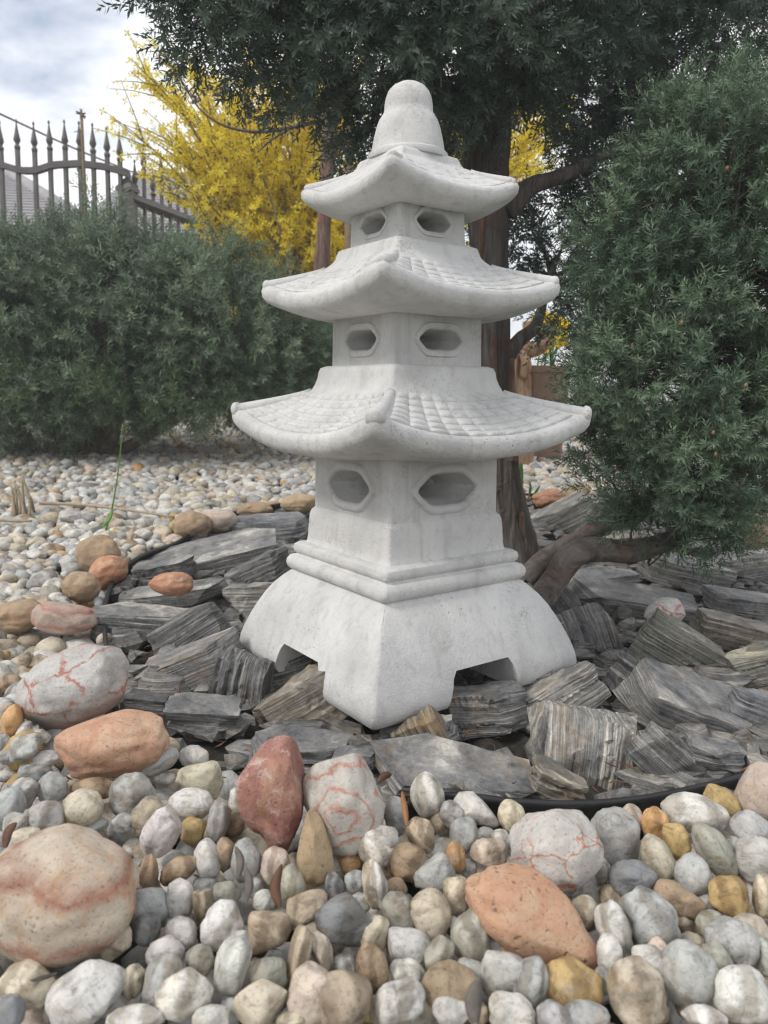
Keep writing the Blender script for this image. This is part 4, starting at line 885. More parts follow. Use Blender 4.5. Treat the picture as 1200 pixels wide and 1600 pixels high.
# --- the tree over the lantern
tb = at_bed(808, 880, 0.0)
tree = thing('juniper_tree', (float(tb[0]), float(tb[1]), float(tb[2])), 'dark juniper tree with thick trunk behind the pagoda and overhanging crown', 'tree')
LT = np.array(tree.location); YT = float(tb[1])
trunk_px = [(806, 925), (799, 860), (784, 760), (777, 640), (769, 520), (764, 400), (758, 290), (762, 190), (752, 60), (735, -80)]
TP = np.array([at_y(x, y, YT) for x, y in trunk_px]); kT = YT/FPX
part('trunk', tubes_mesh('trunk', [tube(TP-LT, np.array([54, 42, 30, 25, 25, 27, 31, 32, 27, 15])*kT*1.02, 44, 0.055, qf, sub=8)], BARK), tree)
# a strip of loose bark and side limbs
def limb(pxs, Y, rad, seg=10, mat=BARK, name='limb', parent=tree, loc=LT):
    P = np.array([at_y(x, y, Yk) for (x, y), Yk in zip(pxs, Y)]); o = part(name, tubes_mesh(name, [tube(P-loc, rad, seg, 0.07, qf, sub=6)], mat), parent); return P
LB = []
LB.append(limb([(790, 330), (830, 292), (880, 275), (960, 230), (1060, 150)], [YT, YT, YT+.02, YT+.1, YT+.2], [0.030, 0.022, 0.018, 0.014, 0.008]))
LB.append(limb([(765, 250), (700, 150), (600, 60), (450, 0), (300, -60)], [YT, YT-.05, YT-.1, YT-.1, YT-.05], [0.030, 0.026, 0.022, 0.016, 0.008]))
LB.append(limb([(770, 200), (830, 100), (930, 20), (1050, -40)], [YT, YT+.05, YT+.15, YT+.25], [0.026, 0.020, 0.015, 0.008]))
LB.append(limb([(790, 560), (812, 530), (836, 510), (850, 470), (870, 400)], [YT, YT+.02, YT+.05, YT+.1, YT+.15], [0.022, 0.018, 0.015, 0.010, 0.006]))
for k, (px, y0, y1) in enumerate([(752, 470, 330), (800, 720, 560), (772, 640, 520), (815, 880, 800)]):
    P0 = np.array([at_y(px, yy, YT-0.052) for yy in np.linspace(y0, y1, 6)]); wd = 0.012; V = []
    for i, p in enumerate(P0):
        bend = 0.010*(i/5)**2; V += [p+np.array([-wd*(1-0.1*i), -bend, 0])-LT, p+np.array([wd*(1-0.12*i), -bend*1.4+0.004, 0])-LT, p+np.array([wd*(1-0.12*i), -bend*1.4+0.008, 0])-LT, p+np.array([-wd*(1-0.1*i), -bend+0.004, 0])-LT]
    F = [(4*i+a, 4*i+(a+1) % 4, 4*i+4+(a+1) % 4, 4*i+4+a) for i in range(5) for a in range(4)]+[(0, 3, 2, 1), (20, 21, 22, 23)]
    part('bark_strip', mesh_py('bark_strip', V, F, False, BARK_RED), tree)
sh_tree = [shoot(qf, 0.14, 6, 0.019, 0.0042, 9) for _ in range(5)]
Bt = [px_blob(440, -70, 1.80, 380, 250, 0.28), px_blob(470, 20, 1.78, 300, 210, 0.26), px_blob(600, 60, 1.78, 300, 270, 0.26), px_blob(720, 40, 1.76, 320, 290, 0.26), px_blob(850, 10, 1.9, 260, 250, 0.28), px_blob(560, 170, 1.95, 120, 110, 0.14), px_blob(700, 170, 1.95, 160, 110, 0.14), px_blob(810, 95, 1.85, 100, 120, 0.12),
 px_blob(960, 60, 2.15, 300, 300, 0.25), px_blob(1120, 40, 2.1, 320, 300, 0.3), px_blob(965, 190, 2.15, 110, 190, 0.2), px_blob(930, 300, 2.15, 150, 140, 0.16), px_blob(850, 385, 2.2, 150, 110, 0.16), px_blob(900, 460, 2.2, 110, 120, 0.14), px_blob(330, -60, 1.85, 230, 180, 0.22), px_blob(1040, 330, 2.25, 200, 300, 0.2), px_blob(350, 25, 1.8, 150, 110, 0.16), px_blob(640, -160, 1.9, 760, 260, 0.4), px_blob(1050, -150, 2.1, 500, 260, 0.4), px_blob(450, 100, 1.8, 140, 90, 0.14)]
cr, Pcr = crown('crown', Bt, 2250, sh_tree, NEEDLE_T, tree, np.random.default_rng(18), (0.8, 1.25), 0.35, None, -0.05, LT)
part('twigs', tubes_mesh('twigs', twigs(Pcr, np.vstack([catmull(p, 4) for p in LB]), qf, 160, 0.0035, LT), TWIG), tree, kind='stuff')

# --- the spreading shrub at the left
sb = at_bed(150, 712, 0.0); YL = 3.55
left = thing('spreading_juniper', (float(at_y(150, 700, YL)[0]), YL, float(bed_z(YL))), 'wide grey-green spreading juniper on the left in front of the iron gate', 'shrub')
LL = np.array(left.location)
sh_left = [shoot(qf, 0.20, 7, 0.030, 0.0048, 8) for _ in range(5)]
def lb(px, py, w_, h_, ry, dY=0.0): return px_blob(px, py, YL+dY, w_, h_, ry)
Bl = [lb(60, 500, 310, 220, .36), lb(220, 510, 290, 200, .36), lb(340, 530, 270, 200, .36), lb(440, 560, 190, 130, .3), lb(-80, 500, 300, 260, .4), lb(120, 600, 330, 130, .36), lb(300, 600, 300, 110, .32), lb(345, 450, 90, 110, .18), lb(120, 425, 170, 90, .26), lb(0, 430, 190, 110, .28), lb(20, 625, 170, 100, .3), lb(240, 455, 140, 80, .22), lb(60, 645, 120, 70, .2), lb(490, 560, 60, 70, .18), lb(352, 395, 40, 50, .1), lb(165, 372, 50, 50, .12), lb(275, 415, 50, 50, .12), lb(60, 385, 60, 50, .12)]
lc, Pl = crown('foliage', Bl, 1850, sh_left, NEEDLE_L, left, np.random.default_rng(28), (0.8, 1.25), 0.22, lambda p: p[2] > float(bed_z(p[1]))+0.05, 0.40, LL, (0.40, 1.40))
lstem = []
for k, (a, b, c) in enumerate([((150, 712), (140, 640), (90, 520)), ((165, 712), (190, 640), (260, 540)), ((150, 705), (60, 660), (-40, 560)), ((175, 712), (280, 650), (380, 570)), ((160, 700), (170, 600), (150, 450))]):
    P = np.array([at_y(*a, YL), at_y(*b, YL-0.05*k), at_y(*c, YL)]); lstem.append(P); part('stem', tubes_mesh('stem', [tube(P-LL, [0.04 if k < 2 else 0.028, 0.026, 0.012], 9, 0.08, qf, sub=6)], TWIG), left)
part('twigs', tubes_mesh('twigs', twigs(Pl, np.vstack([catmull(p, 4) for p in lstem]), qf, 130, 0.005, LL), TWIG), left, kind='stuff')
# fresh growth at its foot
sh_fern = [shoot(qf, 0.20, 6, 0.030, 0.005, 7, per=2) for _ in range(4)]
fl = thing('fresh_undergrowth', (LL[0], YL-0.35, float(bed_z(YL-0.35))), 'bright green fresh growth under the spreading juniper', 'undergrowth'); LFN = np.array(fl.location)
Bf = [px_blob(90, 625, YL-.38, 170, 80, .1), px_blob(230, 630, YL-.38, 240, 70, .1), px_blob(330, 645, YL-.3, 120, 40, .08), px_blob(20, 600, YL-.38, 60, 90, .08), px_blob(430, 600, YL-.1, 120, 60, .08)]
Pf, Df = blob_points(Bf, 120, qf, up=0.3); V, F, T = scatter(sh_fern, Pf, Df, qf.uniform(0.5, 0.9, 120), qf, qf.uniform(0.5, 1.2, 120)); part('foliage', mesh_np('foliage', V-LFN, F, False, FERN, {'tint': T}), fl, kind='stuff')

# --- forsythia
YF = 4.7; fb = np.array([float(at_y(440, 500, YF)[0]), YF, float(bed_z(YF))])
fors = thing('forsythia_bush', tuple(fb), 'tall yellow flowering forsythia bush behind the spreading juniper', 'bush')
qy = np.random.default_rng(77); stems = []; fpos = []; fden = []
tips = []
for k in range(165):
    r = qy.random()
    if r < 0.15: px, py = qy.uniform(200, 330), qy.uniform(90, 330)
    elif r < 0.66: px, py = qy.uniform(300, 560), qy.uniform(110, 420)
    elif r < 0.80: px, py = qy.uniform(560, 800), qy.uniform(120, 420)
    else: px, py = qy.uniform(800, 900), qy.uniform(130, 280)
    if px < 330 and py < 95+(330-px)*0.1: py += 40
    if px < 260 and py > 300: py -= 120
    tips.append((px, py, YF+qy.uniform(-0.35, 0.35)))
tips += [(205, 92, YF-.2), (178, 186, YF-.25), (212, 100, YF-.15), (250, 210, YF-.2), (232, 130, YF-.1), (300, 110, YF)]
for px, py, Yk in tips:
    tip = at_y(px, py, Yk); base = fb+np.array([qy.normal(0, 0.14), qy.normal(0, 0.10), 0.0]); dx = tip-base; m1 = base+dx*np.array([0.22, 0.3, 0.45])+np.array([0, 0, 0.10]); m2 = base+dx*np.array([0.58, 0.6, 0.80])+np.array([0, 0, 0.06])
    P = catmull([base, m1, m2, tip], 9); stems.append(tube(P, np.linspace(0.011, 0.0025, len(P)), 5)); ln = len(P)
    for i in range(int(ln*0.30), ln):
        for _ in range(4): fpos.append(P[i]+qy.normal(0, 0.016, 3)+(P[min(i+1, ln-1)]-P[i])*qy.random())
    for s_ in range(6):
        i = int(qy.integers(int(ln*0.35), ln-2)); d = (P[i+1]-P[i]); d /= np.linalg.norm(d); d = d+qy.normal(0, 0.45, 3)+np.array([-0.1, 0, 0.25]); d /= np.linalg.norm(d); Ls = qy.uniform(0.14, 0.34)
        Q = np.array([P[i], P[i]+d*Ls*0.5+[0, 0, 0.01], P[i]+d*Ls]); stems.append(tube(Q, [0.004, 0.003, 0.0015], 4, sub=2))
        for t_ in np.linspace(0.1, 1, 9):
            for _ in range(3): fpos.append(Q[0]+(Q[-1]-Q[0])*t_+qy.normal(0, 0.012, 3))
fpos = np.array(fpos); fpp, _ = to_px(fpos); kp = np.where(fpp[:, 1] < 280, np.interp(fpp[:, 0], [210, 430], [0.35, 0.85]), np.interp(fpp[:, 0], [280, 380], [0.12, 1.0])); fpos = fpos[qy.random(len(fpos)) < kp]; fV = []; fT = []
for p in fpos:
    n = qy.normal(size=3)+np.array([0, -0.5, -0.1]); R = frame(n, qy.uniform(0, 6.28)); s_ = qy.uniform(0.019, 0.030); tt = qy.uniform(0.15, 1.0)
    for k in range(4):
        a = k*math.pi/2; d = np.array([math.cos(a), math.sin(a), 0.35]); e = np.array([-math.sin(a), math.cos(a), 0])
        fV.append(np.array([[0, 0, 0], d*0.55+e*0.24, d*1.0+[0, 0, -0.05], d*0.55-e*0.24])@R.T*s_+p); fT.append([tt*0.7, tt, tt, tt])
fV = np.vstack(fV)-fb; n = len(fV)//4; i4 = np.arange(n)*4
part('stems', tubes_mesh('stems', [(v-fb, f) for v, f in stems], FTWIG), fors, kind='stuff')
part('blossom', mesh_np('blossom', fV, np.vstack([np.c_[i4, i4+1, i4+2], np.c_[i4, i4+2, i4+3]]), False, PETAL, {'tint': np.array(fT).ravel()}), fors, kind='stuff')

# --- slender tree with peeling bark and a bare budding branch
YS = 4.1; sbp = np.array([float(at_y(500, 430, YS)[0]), YS, float(bed_z(YS))])
sl = thing('slender_tree', tuple(sbp), 'slender tree with peeling red bark and bare budding branch left of the pagoda', 'tree')
P = np.array([sbp, at_y(500, 500, YS), at_y(503, 415, YS), at_y(507, 330, YS), at_y(512, 250, YS), at_y(520, 150, YS), at_y(540, 20, YS)])
part('trunk', tubes_mesh('trunk', [tube(P-sbp, [0.062, 0.046, 0.038, 0.035, 0.037, 0.035, 0.019], 12, 0.12, qf, sub=7)], BARK_RED), sl)
bq = np.random.default_rng(4)
b1 = np.array([at_y(514, 186, YS), at_y(450, 200, YS-.02), at_y(400, 206, YS-.03), at_y(350, 196, YS-.05), at_y(310, 168, YS-.05), at_y(278, 118, YS-.05)])
b2 = np.array([at_y(470, 192, YS), at_y(430, 215, YS-.05), at_y(402, 238, YS-.08)]); b3 = np.array([at_y(516, 190, YS), at_y(470, 178, YS+.05), at_y(380, 185, YS+.08)])
b4 = np.array([at_y(520, 160, YS), at_y(505, 120, YS), at_y(440, 60, YS)])
for bb, r0 in ((b1, 0.011), (b2, 0.008), (b3, 0.007), (b4, 0.010)):
    part('branch', tubes_mesh('branch', [tube(bb-sbp, np.linspace(r0, 0.003, len(bb)), 7, 0.08, qf, sub=6)], TWIG), sl)
tw = []; bd = []
for bb in (b1, b3, b4):
    Q = catmull(bb, 6)
    for _ in range(10):
        i = int(bq.integers(len(Q)//3, len(Q))); e = Q[i]+np.array([bq.normal(0, 0.05), bq.normal(0, 0.03), bq.uniform(0.02, 0.13)]); tw.append(tube(np.array([Q[i], (Q[i]+e)/2+bq.normal(0, 0.006, 3), e])-sbp, [0.003, 0.0025, 0.0015], 4, sub=2))
        for t_ in (0.4, 0.7, 1.0):
            for _ in range(2): bd.append(Q[i]+(e-Q[i])*t_+bq.normal(0, 0.007, 3)-sbp)
part('twigs', tubes_mesh('twigs', tw, TWIG), sl, kind='stuff')
part('buds', mesh_np('buds', np.vstack([bv*np.array([0.007, 0.005, 0.011])*bq.uniform(0.6, 1.3)@frame(bq.normal(size=3), 0).T+p for p in bd]), np.vstack([bf+i*len(bv) for i in range(len(bd))]), True, DRYB), sl, kind='stuff')
# brown stake beside it
st0 = at_y(546, 450, 4.0); stk = thing('wooden_stake', (float(st0[0]), 4.0, float(bed_z(4.0))), 'thin brown wooden stake beside the slender red-barked tree', 'stake'); LK = np.array(stk.location)
part('shaft', tubes_mesh('shaft', [tube(np.array([[0, 0, -0.05], [0.004, 0, 0.6], at_y(545, 190, 4.0)-LK]), [0.028, 0.027, 0.024], 10, 0.03, qf, sub=5)], STAKE), stk)
V, F = tube(np.array([at_y(545, 196, 4.0)-LK, at_y(545, 184, 4.0)-LK]), [0.026, 0.016], 10); part('pointed_end', tubes_mesh('pointed_end', [(V, F)], STAKE), stk)

# ------------------------------------------------------------------ iron gate, fence, houses
def spear(o_bar, top, parent, h=0.16, r=0.022):
    pr = [(0.011, -0.005), (0.019, 0.004), (0.019, 0.016), (0.011, 0.024), (0.013, 0.034), (r, 0.052), (0.017, 0.075), (0.0085, 0.118), (0.0035, 0.150), (0.007, 0.156), (0.0075, 0.163), (0.003, 0.172)]
    a = np.linspace(0, 2*math.pi, 8, endpoint=False); key = 'spear_head'
    me = bpy.data.meshes.get(key)
    if me is None: me = loft([np.c_[q_*np.cos(a), q_*np.sin(a), np.full(8, z)] for q_, z in pr[::-1]], IRON, 60); me.name = key
    s_ = part('spearhead', me, parent); s_.location = top
    return s_
def bar(parent, a, b, wd, name='bar', dp=None):
    a = np.array(a, float); b = np.array(b, float); V, F = tube(np.array([a, b]), [wd*0.707]*2, 4); me = tubes_mesh(name, [(V, F)], IRON, False); return part(name, me, parent)
YG = 5.0
gate = thing('iron_gate', (float(at_y(60, 400, YG)[0]), YG, float(bed_z(YG))), 'dark wrought iron gate with arched rail and spear tops on the left', 'gate'); LG = np.array(gate.location)
gx = [-132, -106, -80, -54, -28, -1, 25, 52, 76, 100, 123, 144, 166, 186]; gy = [222, 210, 204, 198, 194, 190, 188, 192, 190, 189, 191, 194, 200, 207]
def rail_y(x): return np.interp(x, [-140, -60, -30, 0, 33, 57, 83, 123, 160, 180, 204], [290, 262, 256, 257, 267, 267, 258, 256, 260, 265, 274])
for x, y in zip(gx, gy):
    top = at_y(x, y, YG); p0 = np.array([at_y(x+3, 330, YG)[0], YG, LG[2]+0.08]); tp = np.array([top[0], YG, top[2]-0.165]); bar(gate, p0-LG, tp-LG, 0.022); spear(None, tuple(tp-LG), gate)
rp = np.array([at_y(x, float(rail_y(x)), YG) for x in np.linspace(-136, 203, 34)])
V = []; F = []
for i, p in enumerate(rp-LG):
    V += [p+[0, -0.02, 0.018], p+[0, 0.02, 0.018], p+[0, 0.02, -0.018], p+[0, -0.02, -0.018]]
for i in range(len(rp)-1):
    for a in range(4): F.append((4*i+a, 4*i+(a+1) % 4, 4*i+4+(a+1) % 4, 4*i+4+a))
F += [(0, 3, 2, 1), (4*len(rp)-4, 4*len(rp)-3, 4*len(rp)-2, 4*len(rp)-1)]
part('arched_rail', mesh_py('arched_rail', V, F, False, IRON), gate)
for zz in (0.20, 0.95): bar(gate, np.array([rp[0][0], YG, LG[2]+zz])-LG, np.array([rp[-1][0], YG, LG[2]+zz])-LG, 0.04, 'rail')
fence = thing('iron_fence', (float(at_y(204, 400, YG)[0]), YG+0.02, float(bed_z(YG))), 'iron fence of paired spear bars running away behind the forsythia', 'fence'); LFc = np.array(fence.location)
A = np.array([LFc[0], YG+0.02]); Bp = np.array([-0.95, 6.95]); nb = 22
zt = at_y(204, 240, YG)[2]; zr = at_y(196, 308, YG)[2]
for i in range(nb):
    t_ = (i+0.6)/nb; xy = A+(Bp-A)*t_; hi_ = zt-0.165+(0.10 if i % 2 else -0.02); bar(fence, np.r_[xy, LFc[2]+0.08]-LFc, np.r_[xy, hi_]-LFc, 0.018); spear(None, tuple(np.r_[xy, hi_]-LFc), fence)
for zz, wd in ((zr, 0.05), (zr-0.95, 0.04), (LFc[2]+0.2, 0.04)): bar(fence, np.r_[A, zz]-LFc, np.r_[Bp, zz]-LFc, wd, 'rail')
po = part('post', box_me('post', -0.045, 0.045, -0.045, 0.045, 0, zr-LFc[2]+0.04, IRON), fence); po.location = (-0.02, 0.02, 0)
V, F = tube(np.array([[0, 0, 0], [0, 0, 0.02], [0, 0, 0.05], [0, 0, 0.09]]), [0.075, 0.075, 0.045, 0.008], 4); cp = part('post_cap', tubes_mesh('post_cap', [(V, F)], IRON, False), po); cp.location = (0, 0, zr-LFc[2]+0.04)
# tall dry stem beside the gate
ds = np.array([float(at_y(133, 330, 4.8)[0]), 4.8, float(bed_z(4.8))]); dst = thing('dry_tall_stem', tuple(ds), 'tall dry stem with ragged tuft rising beside the gate bars', 'stem')
tp = at_y(127, 178, 4.8); part('stalk', tubes_mesh('stalk', [tube(np.array([[0, 0, 0], (tp-ds)*0.5+[0.005, 0, 0], tp-ds]), [0.016, 0.013, 0.009], 7, 0.08, qf, sub=6)], STAKE), dst)
tl = [tube(np.array([tp-ds, tp-ds+d]), [0.006, 0.004], 4) for d in qf.normal(0, 0.018, (14, 3))+np.array([0, 0, 0.012])]+[tube(np.array([(tp-ds)*f, (tp-ds)*f+qf.normal(0, 0.03, 3)]), [0.003, 0.002], 4) for f in np.linspace(0.55, 0.95, 14)]
part('tuft', tubes_mesh('tuft', tl, STAKE), dst, kind='stuff')
# overhead cable, strung between two poles outside the picture
ca, cb_ = at_y(0, 178, 8.0), at_y(215, 272, 10.0); dv = cb_-ca; P = np.array([ca-dv*1.5+[0, 0, 0.12], ca-dv*0.7+[0, 0, 0.02], ca, (ca+cb_)/2-[0, 0, 0.02], cb_, cb_+dv*1.2+[0, 0, 0.05]])
link(bpy.data.objects.new('overhead_cable', tubes_mesh('overhead_cable', [tube(P, [0.010]*6, 6, sub=6)], WIRE)), None, 'thin dark overhead cable crossing the sky above the gate', 'cable')
def house(ridge, eave, Y, depth, lab):
    """hip-roofed house: ridge ((px,py),(px,py)) and front eave ((px,py),(px,py)) given at the distance of the front wall"""
    z0 = float(bed_z(Y))-0.05; r0, r1 = at_y(*ridge[0], Y+depth/2), at_y(*ridge[1], Y+depth/2); e0, e1 = at_y(*eave[0], Y), at_y(*eave[1], Y)
    ze_ = (e0[2]+e1[2])/2; zr_ = (r0[2]+r1[2])/2; cx_ = (e0[0]+e1[0])/2; h_ = thing('house', (float(cx_), Y, z0), lab, 'house'); O_ = np.array([cx_, Y, z0])
    E_ = [np.array(p)-O_ for p in ((e0[0], Y, ze_), (e1[0], Y, ze_), (e1[0], Y+depth, ze_), (e0[0], Y+depth, ze_))]; R_ = [np.array((r0[0], Y+depth/2, zr_))-O_, np.array((r1[0], Y+depth/2, zr_))-O_]
    w0 = [p*np.array([0.94, 1, 1])+np.array([0, 0.3 if k < 2 else -0.3, -0.02]) for k, p in enumerate(E_)]
    V = [(p[0], p[1], 0) for p in w0]+[tuple(p) for p in w0]; part('wall', mesh_py('wall', V, [(0, 1, 5, 4), (1, 2, 6, 5), (2, 3, 7, 6), (3, 0, 4, 7)], False, PLASTER), h_)
    def slope(a, b, c, d):
        n_ = np.cross(b-a, d-a); n_ /= np.linalg.norm(n_); n_ = n_ if n_[2] > 0 else -n_; V = [a, b, c, d, a-n_*0.15, b-n_*0.15, c-n_*0.15, d-n_*0.15]
        sl_ = part('roof_slope', mesh_py('roof_slope', V, [(0, 1, 2, 3), (7, 6, 5, 4), (0, 4, 5, 1), (1, 5, 6, 2), (2, 6, 7, 3), (3, 7, 4, 0)], False, ROOF_T), h_); k_ = 22
        for q_ in range(k_):
            f0, f1 = q_/k_, (q_+1.02)/k_; p0, p1, p2, p3 = a+(d-a)*f0, b+(c-b)*f0, b+(c-b)*f1, a+(d-a)*f1
            V = [p0+n_*0.04, p1+n_*0.04, p2+n_*0.02, p3+n_*0.02, p0+n_*0.004, p1+n_*0.004, p2+n_*0.004, p3+n_*0.004]
            part('tile_course', mesh_py('tile_course', V, [(0, 1, 2, 3), (7, 6, 5, 4), (0, 4, 5, 1), (1, 5, 6, 2), (2, 6, 7, 3), (3, 7, 4, 0)], False, ROOF_T), sl_)
    slope(E_[0], E_[1], R_[1], R_[0]); slope(E_[1], E_[2], R_[1]+1e-3, R_[1]); slope(E_[2], E_[3], R_[0], R_[1]); slope(E_[3], E_[0], R_[0], R_[0]+1e-3)
    cp_ = [tube(np.array([R_[0], R_[1]]), [0.12, 0.12], 6)]+[tube(np.array([E_[k], R_[0] if k in (0, 3) else R_[1]]), [0.11, 0.11], 6) for k in range(4)]
    part('ridge_caps', tubes_mesh('ridge_caps', cp_, ROOF_T), h_)
    for s_ in (-0.25, 0.25):
        wx = s_*(e1[0]-e0[0]); wdw = part('window', box_me('window', wx-0.5, wx+0.5, 0.24, 0.296, 1.0, 2.2, PLASTER), h_); part('pane', box_me('pane', wx-0.42, wx+0.42, 0.23, 0.238, 1.08, 2.12, GLASS), wdw)
    return h_
house(((-260, 262), (2, 262)), ((-420, 352), (150, 352)), 11.0, 6.0, 'grey tiled house roof seen through the gate bars at far left')
house(((214, 280), (430, 280)), ((120, 368), (540, 368)), 13.0, 6.0, 'distant house roof behind the gate end and the forsythia')

# ------------------------------------------------------------------ driftwood, planter, daffodils behind the trunk
YD = 3.6; dz = float(bed_z(YD)); dpx = at_y(806, 640, YD); dr = thing('driftwood_stump', (float(dpx[0]), YD, dz), 'twisted brown driftwood stump with looping arm seen right of the trunk', 'driftwood'); LD = np.array(dr.location)
qd = np.random.default_rng(6)
def dw(pxs, rads, name):
    P = np.array([at_y(x, y, YD+dy) for x, y, dy in pxs])-LD; part(name, tubes_mesh(name, [tube(P, rads, 12, 0.14, qd, sub=7)], WOOD), dr)
P = np.array([[0.0, 0, -0.03], [0.01, 0, 0.15], at_y(808, 612, YD)-LD, at_y(806, 575, YD)-LD, at_y(812, 545, YD)-LD, at_y(818, 528, YD)-LD]); part('stump', tubes_mesh('stump', [tube(P, [0.085, 0.072, 0.06, 0.058, 0.04, 0.028], 14, 0.16, qd, sub=7)], WOOD), dr)
dw([(815, 540, -.02), (832, 545, -.04), (848, 536, -.04), (846, 520, -.03), (866, 515, -.03)], [0.034, 0.036, 0.033, 0.026, 0.014], 'looping_arm')
dw([(818, 512, 0), (838, 508, -.02), (856, 514, -.02), (874, 522, -.02)], [0.022, 0.02, 0.018, 0.014], 'upper_arm')
dw([(818, 590, -.05), (822, 570, -.06), (816, 548, -.05)], [0.020, 0.024, 0.018], 'knotted_rib')
dw([(800, 605, -.06), (800, 580, -.07), (806, 556, -.05)], [0.018, 0.022, 0.016], 'knotted_rib')
YP = 3.75; pl0 = at_y(852, 590, YP); pln = thing('clay_planter', (float(pl0[0])+0.01, YP, float(bed_z(YP))), 'brown clay planter with yellow daffodils behind the driftwood', 'planter'); LP = np.array(pln.location); pz = at_y(852, 572, YP)[2]-LP[2]
def sqring(a, b, z): return ring(a, z, 0, 0.02)*np.array([1.0, b, 1.0])
part('pot', loft([sqring(0.10, 0.8, pz-0.05), sqring(0.115, 0.8, pz-0.004), sqring(0.135, 0.8, pz), sqring(0.138, 0.8, pz-0.03), sqring(0.126, 0.8, pz-0.036), sqring(0.10, 0.8, 0.0)], TROUGH), pln)
part('soil', mesh_py('soil', [(-.08, -.06, pz-.02), (.08, -.06, pz-.02), (.08, .06, pz-.02), (-.08, .06, pz-.02), (0, 0, pz-.01)], [(0, 1, 4), (1, 2, 4), (2, 3, 4), (3, 0, 4)], True, SOIL), pln)
DAFF = leaf_mat('daffodil_yellow', (0.70, 0.48, 0.01), (0.85, 0.66, 0.02), 0.3)
for k, (px, py) in enumerate([(842, 503), (858, 500), (872, 506), (850, 512), (866, 516), (880, 512), (855, 536), (846, 544), (862, 528), (876, 530)]):
    hp = at_y(px, py, YP-0.02*(k % 3)); base = np.array([LP[0]+qd.uniform(-0.06, 0.06), YP+qd.uniform(-.04, .04), LP[2]+pz-0.02]); df = thing('daffodil', tuple(base), ['yellow daffodil with its head at top left of the planter', 'yellow daffodil at the very top of the planter clump', 'yellow daffodil at upper right of the planter clump', 'yellow daffodil just under the topmost planter flowers', 'yellow daffodil in the middle right of the planter clump', 'yellow daffodil rightmost in the planter clump', 'yellow daffodil low in the middle of the planter', 'yellow daffodil lowest left beside the driftwood arm', 'yellow daffodil in the centre below the driftwood arm', 'yellow daffodil low at the right of the planter'][k], 'daffodil', 'daffodils in the clay planter')
    part('stem', tubes_mesh('stem', [tube(np.array([[0, 0, 0], (hp-base)*0.5+[0, 0, 0.02], hp-base]), [0.004, 0.004, 0.003], 5, sub=4)], WEED), df)
    R = frame(np.array([qd.normal(0, 0.4), -1, qd.normal(0.1, 0.3)]), qd.uniform(0, 6)); pv = []; pt = []
    for a in np.arange(6)*math.pi/3:
        d = np.array([math.cos(a), math.sin(a), 0.1]); e = np.array([-math.sin(a), math.cos(a), 0]); pv.append(np.array([[0, 0, 0], d*0.5+e*0.34, d, d*0.5-e*0.34])@R.T*0.056+hp-base); pt.append([0.4, 0.8, 1, 0.8])
    pv = np.vstack(pv); i4 = np.arange(6)*4; part('petals', mesh_np('petals', pv, np.vstack([np.c_[i4, i4+1, i4+2], np.c_[i4, i4+2, i4+3]]), False, DAFF, {'tint': np.array(pt).ravel()}), df)
    V, F = tube(np.array([[0, 0, 0], [0, 0, 0.5], [0, 0, 0.62]])@R.T*0.042+hp-base, [0.010, 0.013, 0.017], 8, caps=False); part('trumpet', tubes_mesh('trumpet', [(V, F)], simple_mat('trumpet', (0.78, 0.55, 0.01), (0.86, 0.64, 0.03), 20) if k == 0 else bpy.data.materials['trumpet']), df)

# ------------------------------------------------------------------ weeds, straws, dead leaves
def blade(P, wd, mat, fold=0.3, n=None):
    """folded leaf blade with thickness along polyline P"""
    P = np.asarray(P, float); m_ = len(P); T = np.gradient(P, axis=0); T /= np.linalg.norm(T, axis=1)[:, None]; side = np.cross(T, np.array([0.1, -0.9, 0.35])); side /= np.linalg.norm(side, axis=1)[:, None]; up = np.cross(side, T)
    wd = wd*0.62; wv = wd*np.sin(np.linspace(0.08, 1, m_)*math.pi*0.98)**0.7; V = []
    for i in range(m_): V += [P[i]-side[i]*wv[i]+up[i]*wv[i]*fold, P[i], P[i]+side[i]*wv[i]+up[i]*wv[i]*fold, P[i]-up[i]*0.0008]
    F = []
    for i in range(m_-1):
        for a in range(4): F.append((4*i+a, 4*i+(a+1) % 4, 4*i+4+(a+1) % 4, 4*i+4+a))
    return mesh_py('blade', V, F, True, mat)
wz = at_bed(822, 782, 0.0); YW = float(wz[1]); weed = thing('dock_weed', tuple(map(float, wz)), 'small green broad-leaved weed growing behind the trunk', 'weed'); LW = np.array(weed.location)
for pts, wd in ((((822, 782), (816, 760), (813, 740), (815, 722)), 0.016), (((824, 784), (828, 768), (829, 755)), 0.008), (((826, 784), (836, 770), (844, 758)), 0.008)):
    P = catmull([at_y(x, y, YW-0.01*k) for k, (x, y) in enumerate(pts)], 5)-LW; part('leaf', blade(P[len(P)//3:], wd, WEED), weed); part('leaf_stalk', tubes_mesh('leaf_stalk', [tube(P[:len(P)//3+2], np.full(len(P)//3+2, 0.003), 5)], WEEDSTEM), weed)
gz = at_bed(164, 832, 0.0); gb = thing('grass_blade', tuple(map(float, gz)), 'single tall green grass stalk rising from the gravel', 'grass'); LGb = np.array(gb.location); YB = float(gz[1])
P = catmull([at_y(164, 832, YB), at_y(176, 790, YB-.02), at_y(186, 725, YB-.03), at_y(192, 662, YB-.04)], 8)-LGb; part('stalk', tubes_mesh('stalk', [tube(P, np.linspace(0.0030, 0.0012, len(P)), 5)], WEED), gb)
P = catmull([at_y(176, 795, YB-.02), at_y(170, 812, YB-.05), at_y(157, 826, YB-.08)], 5)-LGb; part('leaf', blade(P, 0.009, WEED), gb)
